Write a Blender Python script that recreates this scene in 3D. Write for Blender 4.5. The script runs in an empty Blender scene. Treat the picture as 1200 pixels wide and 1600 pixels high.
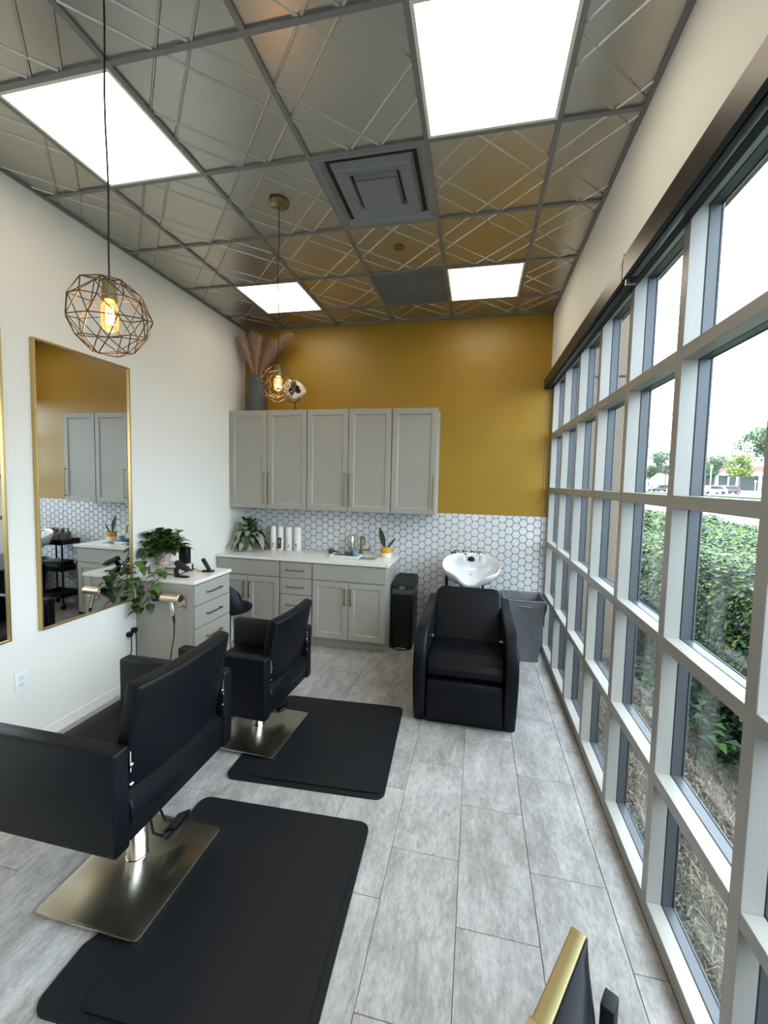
import bpy, bmesh, math, random
from math import sin, cos, pi, radians as RAD
from mathutils import Vector, Matrix

# ---------------------------------------------------------------- camera
scn = bpy.context.scene
COL = scn.collection
CAM = Vector((-0.312, -1.4935, 1.6746))
F, PITCH, YAW, ROLL = 645.09, 0.064565, -0.210704, 0.022195
fw = Vector((sin(YAW)*cos(PITCH), cos(YAW)*cos(PITCH), -sin(PITCH)))
rt = Vector((cos(YAW), -sin(YAW), 0)); up = rt.cross(fw)
r2 = rt*cos(ROLL)+up*sin(ROLL); u2 = -rt*sin(ROLL)+up*cos(ROLL)
cd = bpy.data.cameras.new('camera'); cam = bpy.data.objects.new('camera', cd); COL.objects.link(cam)
cam.matrix_world = Matrix(((r2.x, u2.x, -fw.x, CAM.x), (r2.y, u2.y, -fw.y, CAM.y), (r2.z, u2.z, -fw.z, CAM.z), (0, 0, 0, 1)))
cd.sensor_fit = 'VERTICAL'; cd.sensor_height = 36; cd.lens = F/1600*36
cd.shift_x = -5.4/1600; cd.shift_y = -6.98/1600; cd.clip_start = 0.05; cd.clip_end = 500
scn.camera = cam

# ---------------------------------------------------------------- sky and exposure
world = bpy.data.worlds.new('world'); scn.world = world; world.use_nodes = True
nt = world.node_tree; nt.nodes.clear()
wo = nt.nodes.new('ShaderNodeOutputWorld'); bg = nt.nodes.new('ShaderNodeBackground')
tc = nt.nodes.new('ShaderNodeTexCoord'); sx = nt.nodes.new('ShaderNodeSeparateXYZ'); cr = nt.nodes.new('ShaderNodeValToRGB')
nt.links.new(tc.outputs['Generated'], sx.inputs[0]); nt.links.new(sx.outputs['Z'], cr.inputs[0])
cr.color_ramp.elements[0].position = 0.0; cr.color_ramp.elements[0].color = (0.40, 0.49, 0.58, 1)   # overcast: brighter overhead
cr.color_ramp.elements[1].position = 1.0; cr.color_ramp.elements[1].color = (0.77, 0.88, 1.0, 1)
nt.links.new(cr.outputs[0], bg.inputs[0]); bg.inputs[1].default_value = 15.0
nt.links.new(bg.outputs[0], wo.inputs[0])
vs = scn.view_settings
vs.view_transform = 'Standard'; vs.look = 'None'; vs.gamma = 1; vs.exposure = 0.0; vs.use_curve_mapping = False
PANEL = 7.0      # brightness of the ceiling light diffusers
BULB = 14.0

# ---------------------------------------------------------------- room numbers (metres)
XL, XR, YB, YF, H = -2.926, 0.361, 2.84, -4.2, 3.33
XW, T = 0.387, 0.6096
random.seed(7)

# ---------------------------------------------------------------- materials
def srgb(r, g, b):
    f = lambda c: (c/12.92 if c <= .04045 else ((c+.055)/1.055)**2.4)
    return (f(r/255), f(g/255), f(b/255), 1)
def mat(name, col, rough=.5, metal=0., spec=.5, nscale=0, namt=0, bump=0, bscale=80, emit=None, estr=0, coat=0, stretch=None, rvar=0):
    m = bpy.data.materials.new(name); m.use_nodes = True
    n = m.node_tree.nodes; l = m.node_tree.links; b = n['Principled BSDF']
    b.inputs['Base Color'].default_value = col; b.inputs['Roughness'].default_value = rough
    b.inputs['Metallic'].default_value = metal; b.inputs['Specular IOR Level'].default_value = spec
    b.inputs['Coat Weight'].default_value = coat
    if emit: b.inputs['Emission Color'].default_value = emit; b.inputs['Emission Strength'].default_value = estr
    if namt or bump or rvar:
        t = n.new('ShaderNodeTexCoord'); mp = n.new('ShaderNodeMapping'); l.new(t.outputs['Object'], mp.inputs[0])
        if stretch: mp.inputs['Scale'].default_value = stretch
    if namt:
        x = n.new('ShaderNodeTexNoise'); x.inputs['Scale'].default_value = nscale; x.inputs['Detail'].default_value = 6; l.new(mp.outputs[0], x.inputs[0])
        r = n.new('ShaderNodeValToRGB'); l.new(x.outputs['Fac'], r.inputs[0])
        r.color_ramp.elements[0].position = .3; r.color_ramp.elements[1].position = .7
        r.color_ramp.elements[0].color = tuple(max(0, c*(1-namt)) for c in col[:3])+(1,)
        r.color_ramp.elements[1].color = tuple(min(1, c*(1+namt)) for c in col[:3])+(1,)
        l.new(r.outputs[0], b.inputs['Base Color'])
    if rvar:
        x = n.new('ShaderNodeTexNoise'); x.inputs['Scale'].default_value = 3; l.new(mp.outputs[0], x.inputs[0])
        q = n.new('ShaderNodeMapRange'); q.inputs[3].default_value = rough-rvar; q.inputs[4].default_value = rough+rvar
        l.new(x.outputs['Fac'], q.inputs[0]); l.new(q.outputs[0], b.inputs['Roughness'])
    if bump:
        y = n.new('ShaderNodeTexNoise'); y.inputs['Scale'].default_value = bscale; y.inputs['Detail'].default_value = 4; l.new(mp.outputs[0], y.inputs[0])
        bp = n.new('ShaderNodeBump'); bp.inputs['Strength'].default_value = bump; bp.inputs['Distance'].default_value = .002
        l.new(y.outputs['Fac'], bp.inputs['Height']); l.new(bp.outputs[0], b.inputs['Normal'])
    return m
M = {}
M['white_wall'] = mat('white wall paint', srgb(226, 224, 216), .6, bump=.1, bscale=220)
M['back_room'] = mat('dark grey wall paint', srgb(84, 82, 78), .7)
M['gold_wall'] = mat('gold wall paint', srgb(156, 120, 30), .42, bump=.12, bscale=160, namt=.04, nscale=3)
M['grout'] = mat('dark grout', srgb(40, 40, 42), .9)
M['hex'] = mat('white glazed hexagon', srgb(212, 212, 212), .22, bump=.04, bscale=60, namt=.03, nscale=12)
M['subfloor'] = mat('subfloor', srgb(70, 70, 72), .9)
M['tin'] = mat('embossed tin', srgb(186, 184, 176), .30, .92, bump=.03, bscale=14, rvar=.05)
M['grid'] = mat('ceiling grid', srgb(132, 134, 134), .45, .5)
M['vent'] = mat('grey vent paint', srgb(134, 138, 142), .5, .3)
M['vent_dark'] = mat('dark duct', srgb(15, 15, 16), .9)
M['panel_grey'] = mat('grey ceiling panel', srgb(96, 99, 103), .6, 0)
M['diffuser'] = mat('light diffuser', (1, 1, 1, 1), .6, emit=(1.0, .87, .67, 1), estr=PANEL)
M['diff_frame'] = mat('diffuser frame', srgb(225, 225, 215), .5)
M['frame_in'] = mat('window frame paint', srgb(152, 150, 144), .38, .1)
M['frame_out'] = mat('grey anodised frame', srgb(82, 86, 90), .4, .35)
M['gasket'] = mat('black gasket', srgb(14, 14, 15), .6)
M['cassette'] = mat('dark bronze shade cassette', srgb(48, 42, 37), .38, .5)
M['shade_dark'] = mat('black cloth and underside shadow', srgb(5, 6, 8), .8)
M['steel_wire'] = mat('steel', srgb(190, 190, 190), .25, 1)
M['cab'] = mat('grey cabinet paint', srgb(158, 154, 144), .42)
M['cab_dark'] = mat('cabinet gap', srgb(52, 52, 52), .8)
M['brass'] = mat('brushed champagne bronze', srgb(140, 118, 86), .32, 1)
M['gold'] = mat('gold mirror frame', srgb(190, 164, 108), .3, .9)
M['quartz'] = mat('white quartz', srgb(226, 222, 214), .16, namt=.03, nscale=25)
M['mirror'] = mat('mirror silver', (.86, .87, .87, 1), .0, 1)
M['vinyl'] = mat('black vinyl', srgb(8, 11, 16), .42, bump=.2, bscale=350, spec=.2)
M['vinyl2'] = mat('black satin vinyl', srgb(7, 10, 17), .42, bump=.2, bscale=300, spec=.2)
M['mat'] = mat('black rubber mat', srgb(17, 20, 24), .5, bump=.2, bscale=400, spec=.3)
M['chrome'] = mat('chrome', (.82, .82, .82, 1), .07, 1)
M['brushed'] = mat('brushed steel plate', srgb(196, 190, 174), .26, 1, bump=.03, bscale=60, stretch=(30, 1, 1))
M['black'] = mat('black plastic', srgb(9, 9, 11), .35, spec=.35)
M['blackm'] = mat('black matte', srgb(20, 21, 23), .7)
M['black_met'] = mat('black metal', srgb(24, 25, 28), .35, .5)
M['porcelain'] = mat('white porcelain', srgb(212, 214, 216), .1, coat=.3)
M['basket'] = mat('grey canvas', srgb(112, 114, 118), .85, bump=.5, bscale=500)
M['pendwire'] = mat('antique brass wire', srgb(92, 80, 66), .35, .9)
M['pendsocket'] = mat('antique brass', srgb(142, 130, 98), .28, 1)
M['cord'] = mat('black cord', srgb(14, 13, 13), .6)
M['filament'] = mat('filament', (1, .6, .2, 1), .5, emit=(1.0, .62, .28, 1), estr=BULB*6)
M['leaf'] = mat('pothos leaf', srgb(36, 66, 26), .38, namt=.3, nscale=20)
M['leaf_lt'] = mat('pothos pale leaf', srgb(66, 96, 38), .4, namt=.2, nscale=20)
M['leaf_dk'] = mat('dark leaf', srgb(34, 62, 36), .4, namt=.3, nscale=30)
M['leaf_var'] = mat('silvery leaf', srgb(140, 150, 128), .45, namt=.3, nscale=60)
M['vine'] = mat('vine stem', srgb(74, 92, 48), .6)
M['pot_pink'] = mat('blush ceramic', srgb(214, 190, 176), .5)
M['pot_stripe'] = mat('dark stripe glaze', srgb(120, 96, 92), .5)
M['pot_yellow'] = mat('mustard glaze', srgb(204, 152, 40), .4)
M['pot_white'] = mat('cream glaze', srgb(226, 218, 198), .4)
M['soil'] = mat('soil', srgb(40, 30, 24), .95)
M['vase'] = mat('charcoal vase', srgb(70, 72, 72), .6, bump=.3, bscale=60)
M['pampas'] = mat('pampas plume', srgb(198, 168, 150), .9)
M['agate_w'] = mat('white polished stone', srgb(216, 206, 186), .25, namt=.15, nscale=30)
M['agate_b'] = mat('black polished stone', srgb(18, 17, 17), .2)
M['plastic_w'] = mat('white plastic', srgb(222, 220, 216), .35)
M['label_k'] = mat('dark print', srgb(34, 34, 36), .5)
M['label_p'] = mat('mauve print', srgb(140, 80, 96), .5)
M['blue'] = mat('pale blue plastic', srgb(104, 138, 164), .35)
M['navy'] = mat('navy plastic', srgb(48, 58, 84), .4)
M['pump_brown'] = mat('taupe bottle', srgb(110, 98, 92), .4)
M['pump_grey'] = mat('grey bottle', srgb(150, 148, 142), .4)
M['sink'] = mat('dark sink', srgb(44, 44, 46), .35, .6)
M['tan'] = mat('tan stucco', srgb(120, 104, 86), .9, bump=.3, bscale=120)
M['asphalt'] = mat('pale pavement', srgb(128, 130, 134), .9, namt=.06, nscale=.5)
M['grass'] = mat('lawn', srgb(72, 96, 42), .9, namt=.25, nscale=2)
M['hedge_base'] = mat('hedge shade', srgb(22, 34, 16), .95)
M['ivyA'] = mat('ivy leaf mid', srgb(42, 74, 22), .5, spec=.3)
M['ivyB'] = mat('ivy leaf light', srgb(94, 114, 30), .5, spec=.3)
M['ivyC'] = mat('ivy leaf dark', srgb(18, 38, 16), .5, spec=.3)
M['mulch'] = mat('mulch', srgb(62, 54, 42), .95, namt=.5, nscale=30, bump=.8, bscale=40)
M['twigA'] = mat('dry straw', srgb(112, 100, 78), .9)
M['twigB'] = mat('brown litter', srgb(56, 48, 36), .9)
M['tree'] = mat('tree leaves', srgb(60, 86, 44), .8)
M['tree_y'] = mat('yellow green leaves', srgb(104, 118, 44), .8)
M['bark'] = mat('bark', srgb(96, 84, 74), .9)
M['white_b'] = mat('white building', srgb(220, 220, 216), .8)
M['brick_b'] = mat('red brick band', srgb(150, 96, 90), .9)
M['dark_b'] = mat('dark glazing', srgb(48, 54, 54), .3)
M['car_w'] = mat('white car paint', srgb(224, 226, 228), .2, coat=.5)
M['car_k'] = mat('black car paint', srgb(40, 42, 46), .2, coat=.5)
M['car_glass'] = mat('car glass', srgb(30, 34, 38), .1)
M['curb'] = mat('concrete', srgb(100, 100, 96), .9)
M['acc_gold'] = mat('satin gold metal', srgb(156, 142, 98), .36, .85)
M['rose'] = mat('rose gold', srgb(205, 186, 158), .34, .9)
M['silver'] = mat('silver plastic', srgb(190, 188, 182), .25, .8)
M['acrylic'] = mat('clear shelf', srgb(214, 212, 204), .15)
M['outlet'] = mat('outlet white', srgb(226, 228, 228), .35)
M['plug_dark'] = mat('outlet slot', srgb(30, 30, 30), .6)

def glassmat():
    m = bpy.data.materials.new('window glass'); m.use_nodes = True; n = m.node_tree.nodes; l = m.node_tree.links; n.clear()
    o = n.new('ShaderNodeOutputMaterial'); t = n.new('ShaderNodeBsdfTransparent'); g = n.new('ShaderNodeBsdfGlossy')
    mx = n.new('ShaderNodeMixShader'); f = n.new('ShaderNodeFresnel')
    t.inputs[0].default_value = (.97, .985, .98, 1); g.inputs['Roughness'].default_value = .01; g.inputs[0].default_value = (1, 1, 1, 1); 
    ge = n.new('ShaderNodeNewGeometry'); mr = n.new('ShaderNodeMapRange')      # same index seen from both faces of the thin pane
    mr.inputs[3].default_value = 1.5; mr.inputs[4].default_value = 1/1.5; l.new(ge.outputs['Backfacing'], mr.inputs[0]); l.new(mr.outputs[0], f.inputs[0])
    l.new(f.outputs[0], mx.inputs[0]); l.new(t.outputs[0], mx.inputs[1]); l.new(g.outputs[0], mx.inputs[2]); l.new(mx.outputs[0], o.inputs[0])
    return m
M['glass'] = glassmat()
def bulbglass():
    m = bpy.data.materials.new('amber bulb glass'); m.use_nodes = True; n = m.node_tree.nodes; l = m.node_tree.links; n.clear()
    o = n.new('ShaderNodeOutputMaterial'); t = n.new('ShaderNodeBsdfTransparent'); g = n.new('ShaderNodeBsdfGlossy'); e = n.new('ShaderNodeEmission')
    mx = n.new('ShaderNodeMixShader'); ad = n.new('ShaderNodeAddShader'); f = n.new('ShaderNodeFresnel')
    t.inputs[0].default_value = (1, .74, .45, 1); g.inputs['Roughness'].default_value = .05; f.inputs[0].default_value = 1.3
    e.inputs[0].default_value = (1, .42, .12, 1); e.inputs[1].default_value = .55
    l.new(f.outputs[0], mx.inputs[0]); l.new(t.outputs[0], mx.inputs[1]); l.new(g.outputs[0], mx.inputs[2])
    l.new(mx.outputs[0], ad.inputs[0]); l.new(e.outputs[0], ad.inputs[1]); l.new(ad.outputs[0], o.inputs[0])
    return m
M['bulb'] = bulbglass()
def floormat():
    m = bpy.data.materials.new('grey stone plank'); m.use_nodes = True; n = m.node_tree.nodes; l = m.node_tree.links; b = n['Principled BSDF']
    t = n.new('ShaderNodeTexCoord'); oi = n.new('ShaderNodeObjectInfo')
    off = n.new('ShaderNodeVectorMath'); off.operation = 'SCALE'; off.inputs[3].default_value = 37
    cx = n.new('ShaderNodeCombineXYZ'); l.new(oi.outputs['Random'], cx.inputs[0]); l.new(oi.outputs['Random'], cx.inputs[1]); l.new(cx.outputs[0], off.inputs[0])
    ad = n.new('ShaderNodeVectorMath'); l.new(t.outputs['Object'], ad.inputs[0]); l.new(off.outputs[0], ad.inputs[1])
    mp = n.new('ShaderNodeMapping'); mp.inputs['Scale'].default_value = (1, .38, 1); l.new(ad.outputs[0], mp.inputs[0])
    a = n.new('ShaderNodeTexNoise'); a.inputs['Scale'].default_value = 9; a.inputs['Detail'].default_value = 8; a.inputs['Roughness'].default_value = .72; l.new(mp.outputs[0], a.inputs[0])
    c = n.new('ShaderNodeTexNoise'); c.inputs['Scale'].default_value = 60; c.inputs['Detail'].default_value = 6; c.inputs['Roughness'].default_value = .8; c.inputs['Distortion'].default_value = .6; l.new(mp.outputs[0], c.inputs[0])
    mx = n.new('ShaderNodeMath'); mx.operation = 'MULTIPLY_ADD'; mx.inputs[1].default_value = .55
    mh = n.new('ShaderNodeMath'); mh.operation = 'MULTIPLY'; mh.inputs[1].default_value = .45
    l.new(c.outputs['Fac'], mh.inputs[0]); l.new(a.outputs['Fac'], mx.inputs[0]); l.new(mh.outputs[0], mx.inputs[2])
    r = n.new('ShaderNodeValToRGB'); l.new(mx.outputs[0], r.inputs[0])
    e = r.color_ramp.elements; e[0].position = .34; e[0].color = srgb(112, 109, 106); e[1].position = .66; e[1].color = srgb(196, 193, 190)
    k = r.color_ramp.elements.new(.5); k.color = srgb(158, 155, 152)
    hv = n.new('ShaderNodeHueSaturation'); l.new(r.outputs[0], hv.inputs['Color'])
    mr = n.new('ShaderNodeMapRange'); mr.inputs[3].default_value = .93; mr.inputs[4].default_value = 1.07; l.new(oi.outputs['Random'], mr.inputs[0]); l.new(mr.outputs[0], hv.inputs['Value'])
    l.new(hv.outputs[0], b.inputs['Base Color']); b.inputs['Roughness'].default_value = .42
    bp = n.new('ShaderNodeBump'); bp.inputs['Strength'].default_value = .15; bp.inputs['Distance'].default_value = .001; l.new(c.outputs['Fac'], bp.inputs['Height']); l.new(bp.outputs[0], b.inputs['Normal'])
    return m
M['plank'] = floormat()

# ---------------------------------------------------------------- mesh helpers
def box(bm, x0, y0, z0, x1, y1, z1, bev=0, seg=2, mi=0):
    t = bmesh.new(); bmesh.ops.create_cube(t, size=1)
    for v in t.verts: v.co = Vector(((x0+x1)/2+v.co.x*(x1-x0), (y0+y1)/2+v.co.y*(y1-y0), (z0+z1)/2+v.co.z*(z1-z0)))
    if bev: bmesh.ops.bevel(t, geom=t.edges[:], offset=bev, segments=seg, profile=.5, affect='EDGES')
    merge(bm, t, mi=mi)
def merge(bm, t, mtx=None, mi=None):
    if mtx is not None: bmesh.ops.transform(t, matrix=mtx, verts=t.verts)
    vm = [bm.verts.new(v.co) for v in t.verts]
    t.verts.index_update()
    for f in t.faces:
        try: nf = bm.faces.new([vm[v.index] for v in f.verts])
        except ValueError: continue
        nf.material_index = f.material_index if mi is None else mi
    t.free()
def tbox(bm, mtx, sx_, sy_, sz_, bev=0, seg=2, mi=0):
    t = bmesh.new(); box(t, -sx_/2, -sy_/2, -sz_/2, sx_/2, sy_/2, sz_/2, bev, seg); merge(bm, t, mtx, mi)
def tube(bm, pts, r, n=8, mi=0, closed=False, cap=True):
    P = [Vector(p) for p in pts]; k = len(P); rs = r if isinstance(r, (list, tuple)) else [r]*k
    rings = []; prev = None
    for i, p in enumerate(P):
        if closed: d = P[(i+1) % k]-P[i-1]
        else: d = (P[min(i+1, k-1)]-P[max(i-1, 0)])
        if d.length < 1e-9: d = Vector((0, 0, 1))
        d.normalize()
        if prev is None:
            a = Vector((0, 0, 1)) if abs(d.z) < .9 else Vector((1, 0, 0)); e = d.cross(a).normalized()
        else:
            e = prev-d*prev.dot(d)
            e = e.normalized() if e.length > 1e-6 else d.orthogonal().normalized()
        prev = e; g = d.cross(e)
        rings.append([bm.verts.new(p+(e*cos(2*pi*j/n)+g*sin(2*pi*j/n))*rs[i]) for j in range(n)])
    rr = range(k if closed else k-1)
    for i in rr:
        A = rings[i]; B = rings[(i+1) % k]
        for j in range(n):
            f = bm.faces.new((A[j], A[(j+1) % n], B[(j+1) % n], B[j])); f.material_index = mi
    if cap and not closed:
        f = bm.faces.new(rings[0][::-1]); f.material_index = mi; f = bm.faces.new(rings[-1]); f.material_index = mi
def lathe(bm, prof, c=(0, 0, 0), n=24, mi=0, sx_=1, sy_=1, mids=None):
    rings = []
    for (r, z) in prof:
        rings.append([bm.verts.new((c[0]+r*sx_*cos(2*pi*j/n), c[1]+r*sy_*sin(2*pi*j/n), c[2]+z)) for j in range(n)] if r > 1e-6 else [bm.verts.new((c[0], c[1], c[2]+z))])
    for i in range(len(rings)-1):
        A, B = rings[i], rings[i+1]; q = mids[i] if mids else mi
        for j in range(n):
            a, b = A[j % len(A)], A[(j+1) % n % len(A)]; c2, d = B[(j+1) % n % len(B)], B[j % len(B)]
            vs_ = []
            for v in (a, b, c2, d):
                if v not in vs_: vs_.append(v)
            if len(vs_) > 2:
                f = bm.faces.new(vs_); f.material_index = q
def prism(bm, poly, ax, a, b, bev=0, seg=2, mi=0):
    # poly of 2D points extruded along axis ax (0: x, poly=(y,z); 1: y, poly=(x,z); 2: z, poly=(x,y))
    def P(p, t): return (t, p[0], p[1]) if ax == 0 else ((p[0], t, p[1]) if ax == 1 else (p[0], p[1], t))
    t = bmesh.new(); A = [t.verts.new(P(p, a)) for p in poly]; B = [t.verts.new(P(p, b)) for p in poly]; n = len(poly)
    fa = t.faces.new(A); fb = t.faces.new(B[::-1])
    for i in range(n): t.faces.new((A[(i+1) % n], A[i], B[i], B[(i+1) % n]))
    bmesh.ops.recalc_face_normals(t, faces=t.faces)
    if bev: bmesh.ops.bevel(t, geom=[e for e in t.edges if fa in e.link_faces or fb in e.link_faces], offset=bev, segments=seg, profile=.5, affect='EDGES')
    merge(bm, t, mi=mi)
def surf(bm, fn, nu, nv, mi=0, closeu=False):
    g = [[bm.verts.new(fn(i/nu, j/nv)) for j in range(nv+1)] for i in range(nu if closeu else nu+1)]
    for i in range(nu):
        for j in range(nv):
            f = bm.faces.new((g[i][j], g[(i+1) % len(g)][j], g[(i+1) % len(g)][j+1], g[i][j+1])); f.material_index = mi
def link(name, me, parent=None, loc=(0, 0, 0)):
    o = bpy.data.objects.new(name, me); COL.objects.link(o); o.location = loc
    if parent: o.parent = parent
    return o
def obj(name, bm, mats, parent=None, loc=(0, 0, 0), smooth=True, angle=35, recalc=True):
    if not isinstance(mats, (list, tuple)): mats = [mats]
    if recalc: bmesh.ops.recalc_face_normals(bm, faces=bm.faces)
    me = bpy.data.meshes.new(name); bm.to_mesh(me); bm.free()
    for m in mats: me.materials.append(M[m])
    if smooth:
        me.polygons.foreach_set('use_smooth', [True]*len(me.polygons)); me.set_sharp_from_angle(angle=RAD(angle))
    return link(name, me, parent, loc)
def B(): return bmesh.new()
def tag(o, label, cat=None, group=None, kind=None):
    if label: o['label'] = label
    if cat: o['category'] = cat
    if group: o['group'] = group
    if kind: o['kind'] = kind
    return o
def thing(name, label, cat, loc=(0, 0, 0), rotz=0, group=None):
    o = bpy.data.objects.new(name, None); COL.objects.link(o); o.location = loc; o.rotation_euler = (0, 0, rotz); o.empty_display_size = .1
    return tag(o, label, cat, group)
def dup(root, loc, rotz=None, label=None, group=None, parent=None):
    c = root.copy(); COL.objects.link(c); c.location = loc
    if rotz is not None: c.rotation_euler = (0, 0, rotz)
    if label: c['label'] = label
    if group: c['group'] = group
    for ch in list(root.children):
        d = ch.copy(); COL.objects.link(d); d.parent = c
        for g in list(ch.children):
            e = g.copy(); COL.objects.link(e); e.parent = d
    return c
def clip(poly, x0, y0, x1, y1):
    for (ax, lim, sg) in ((0, x0, 1), (0, x1, -1), (1, y0, 1), (1, y1, -1)):
        out = []
        for i in range(len(poly)):
            a, b = poly[i-1], poly[i]; ia = (a[ax]-lim)*sg >= 0; ib = (b[ax]-lim)*sg >= 0
            if ia != ib:
                t = (lim-a[ax])/(b[ax]-a[ax]); out.append((a[0]+t*(b[0]-a[0]), a[1]+t*(b[1]-a[1])))
            if ib: out.append(b)
        poly = out
        if len(poly) < 3: return []
    res = []
    for p in poly:
        if not res or (abs(p[0]-res[-1][0])+abs(p[1]-res[-1][1])) > 1e-5: res.append(p)
    if len(res) > 2 and abs(res[0][0]-res[-1][0])+abs(res[0][1]-res[-1][1]) < 1e-5: res.pop()
    return res if len(res) > 2 else []

# ================================================================ SETTING
# floor: slab + individual planks
b = B(); box(b, XL-.1, YF-.1, -.12, XW+.1, YB+.1, -.006)
floor = tag(obj('floor', b, 'subfloor', smooth=False), 'grey stone-look plank floor with staggered joints across the salon', 'floor', kind='structure')
PW, PL = .303, .606
x0c = -0.330
i0 = int(math.floor((XL-x0c)/PW)); plank_cache = {}
for i in range(i0, 4):
    xa = x0c+i*PW; xb = xa+PW
    ca, cb = max(xa, XL), min(xb, XW+.0)
    if cb-ca < .01: continue
    # row phases measured from the joints in view
    ph = {-1: -.010-PL*.0+.27-.0, 0: -.010, 1: .288-.003, 2: -.02}.get(i, (i*.29) % PL)
    ph = {-1: .268, 0: -.010, 1: .285-.0, }.get(i, ph)
    k = int(math.floor((YF-ph)/PL))
    while ph+k*PL < YB:
        ya = ph+k*PL; yb = ya+PL; k += 1
        a2, b2 = max(ya, YF), min(yb, YB)
        if b2-a2 < .01: continue
        key = (round(cb-ca, 3), round(b2-a2, 3))
        if key not in plank_cache:
            b = B(); g = .0011; w, l = key; box(b, -w/2+g, -l/2+g, -.008, w/2-g, l/2-g, 0, .0012, 1)
            me = bpy.data.meshes.new('floor_plank'); bmesh.ops.recalc_face_normals(b, faces=b.faces); b.to_mesh(me); b.free(); me.materials.append(M['plank']); plank_cache[key] = me
        link('floor_plank', plank_cache[key], floor, ((ca+cb)/2, (a2+b2)/2, 0))

def wall(name, bm, m, label): return tag(obj(name, bm, m, smooth=False), label, 'wall', kind='structure')
b = B(); box(b, XL-.12, YF-.1, -.1, XL, YB+.1, H+.12); wl = wall('wall_left', b, 'white_wall', 'white painted wall on the left behind the mirrors')
b = B(); box(b, XL-.1, YF-.12, -.1, XW+.2, YF, H+.12); wall('wall_front', b, 'back_room', 'dark grey wall behind the camera')
b = B(); box(b, XR, YF, 2.702, XR+.16, YB+.1, H+.12); wall('wall_right', b, 'white_wall', 'cream wall strip above the window and its roller shades')
b = B(); box(b, XL-.1, YB, 1.352, XW+.15, YB+.12, H+.12)
wb = wall('wall_back', b, 'gold_wall', 'mustard gold painted far wall above white hexagon tiles')
b = B(); box(b, XL-.1, YB+.001, -.1, XW+.15, YB+.12, 1.352); obj('grout_bed', b, 'grout', wb, smooth=False)['label'] = 'dark grey grout between the hexagon tiles'
# hexagon tiles
P3 = .0785; hexR = P3/math.sqrt(3); cstep = hexR*1.5; hexs = []; hexcache = {}
nc = int((XW+.005-XL)/cstep)+3; nr = int(1.352/P3)+2
for ci in range(nc):
    cx = XW+.0-.02-ci*cstep
    for ri in range(nr+1):
        cz = 1.352-.036-ri*P3+(P3/2 if ci % 2 else 0)
        rr = hexR-.0030
        poly = [(cx+rr*cos(pi/3*k), cz+rr*sin(pi/3*k)) for k in range(6)]
        poly = clip(poly, XL+.001, .001, XW+.04, 1.350)
        if not poly: continue
        if cx < -1.14 and cz < .84: continue
        ar = abs(sum(poly[k-1][0]*poly[k][1]-poly[k][0]*poly[k-1][1] for k in range(len(poly))))/2
        hid = (-.62 < cx < -.03 and cz < .84) or (-1.1 < cx < -.84 and cz < .66) or (cx > .0 and cz < .5)
        hexs.append((hid, (Vector((cx, YB, cz))-CAM).length if ar > .003 else 9, poly, cx, cz, ar))
hexs.sort(key=lambda h: (h[0], h[1]))
fullarea = max(h[5] for h in hexs); rest = B(); fullme = None
def hexmesh(bm, poly, cx, cz):
    t = bmesh.new(); n = len(poly)
    mx = sum(p[0] for p in poly)/n; mz = sum(p[1] for p in poly)/n
    A = [t.verts.new((p[0]-cx, 0, p[1]-cz)) for p in poly]; C = [t.verts.new((p[0]-cx, -.003, p[1]-cz)) for p in poly]
    D = [t.verts.new((p[0]+(mx-p[0])*.05-cx, -.0045, p[1]+(mz-p[1])*.05-cz)) for p in poly]
    for i in range(n):
        j = (i+1) % n; t.faces.new((A[i], A[j], C[j], C[i])); t.faces.new((C[i], C[j], D[j], D[i]))
    t.faces.new(D[::-1]); merge(bm, t)
for k, (hid, d, poly, cx, cz, ar) in enumerate(hexs):
    if k < 300:
        if ar > fullarea*.999:
            if fullme is None:
                t = B(); hexmesh(t, poly, cx, cz); bmesh.ops.recalc_face_normals(t, faces=t.faces); fullme = bpy.data.meshes.new('hexagonal_tile'); t.to_mesh(fullme); t.free(); fullme.materials.append(M['hex'])
            link('hexagonal_tile', fullme, wb, (cx, YB, cz))
        else:
            t = B(); hexmesh(t, poly, cx, cz); obj('hexagonal_tile', t, 'hex', wb, (cx, YB, cz), smooth=False)
    else:
        t = bmesh.new(); hexmesh(t, poly, cx, cz); merge(rest, t, Matrix.Translation((cx, YB, cz)))
o = obj('hexagonal_tiles', rest, 'hex', wb, smooth=False); o['kind'] = 'stuff'
# baseboard
b = B(); prism(b, [(XL, 0), (XL+.010, 0), (XL+.010, .066), (XL+.005, .072), (XL, .072)], 1, YF, 1.25)
tag(obj('baseboard_left', b, 'white_wall', smooth=False), 'white baseboard along the foot of the left wall', 'baseboard', kind='structure')

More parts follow.
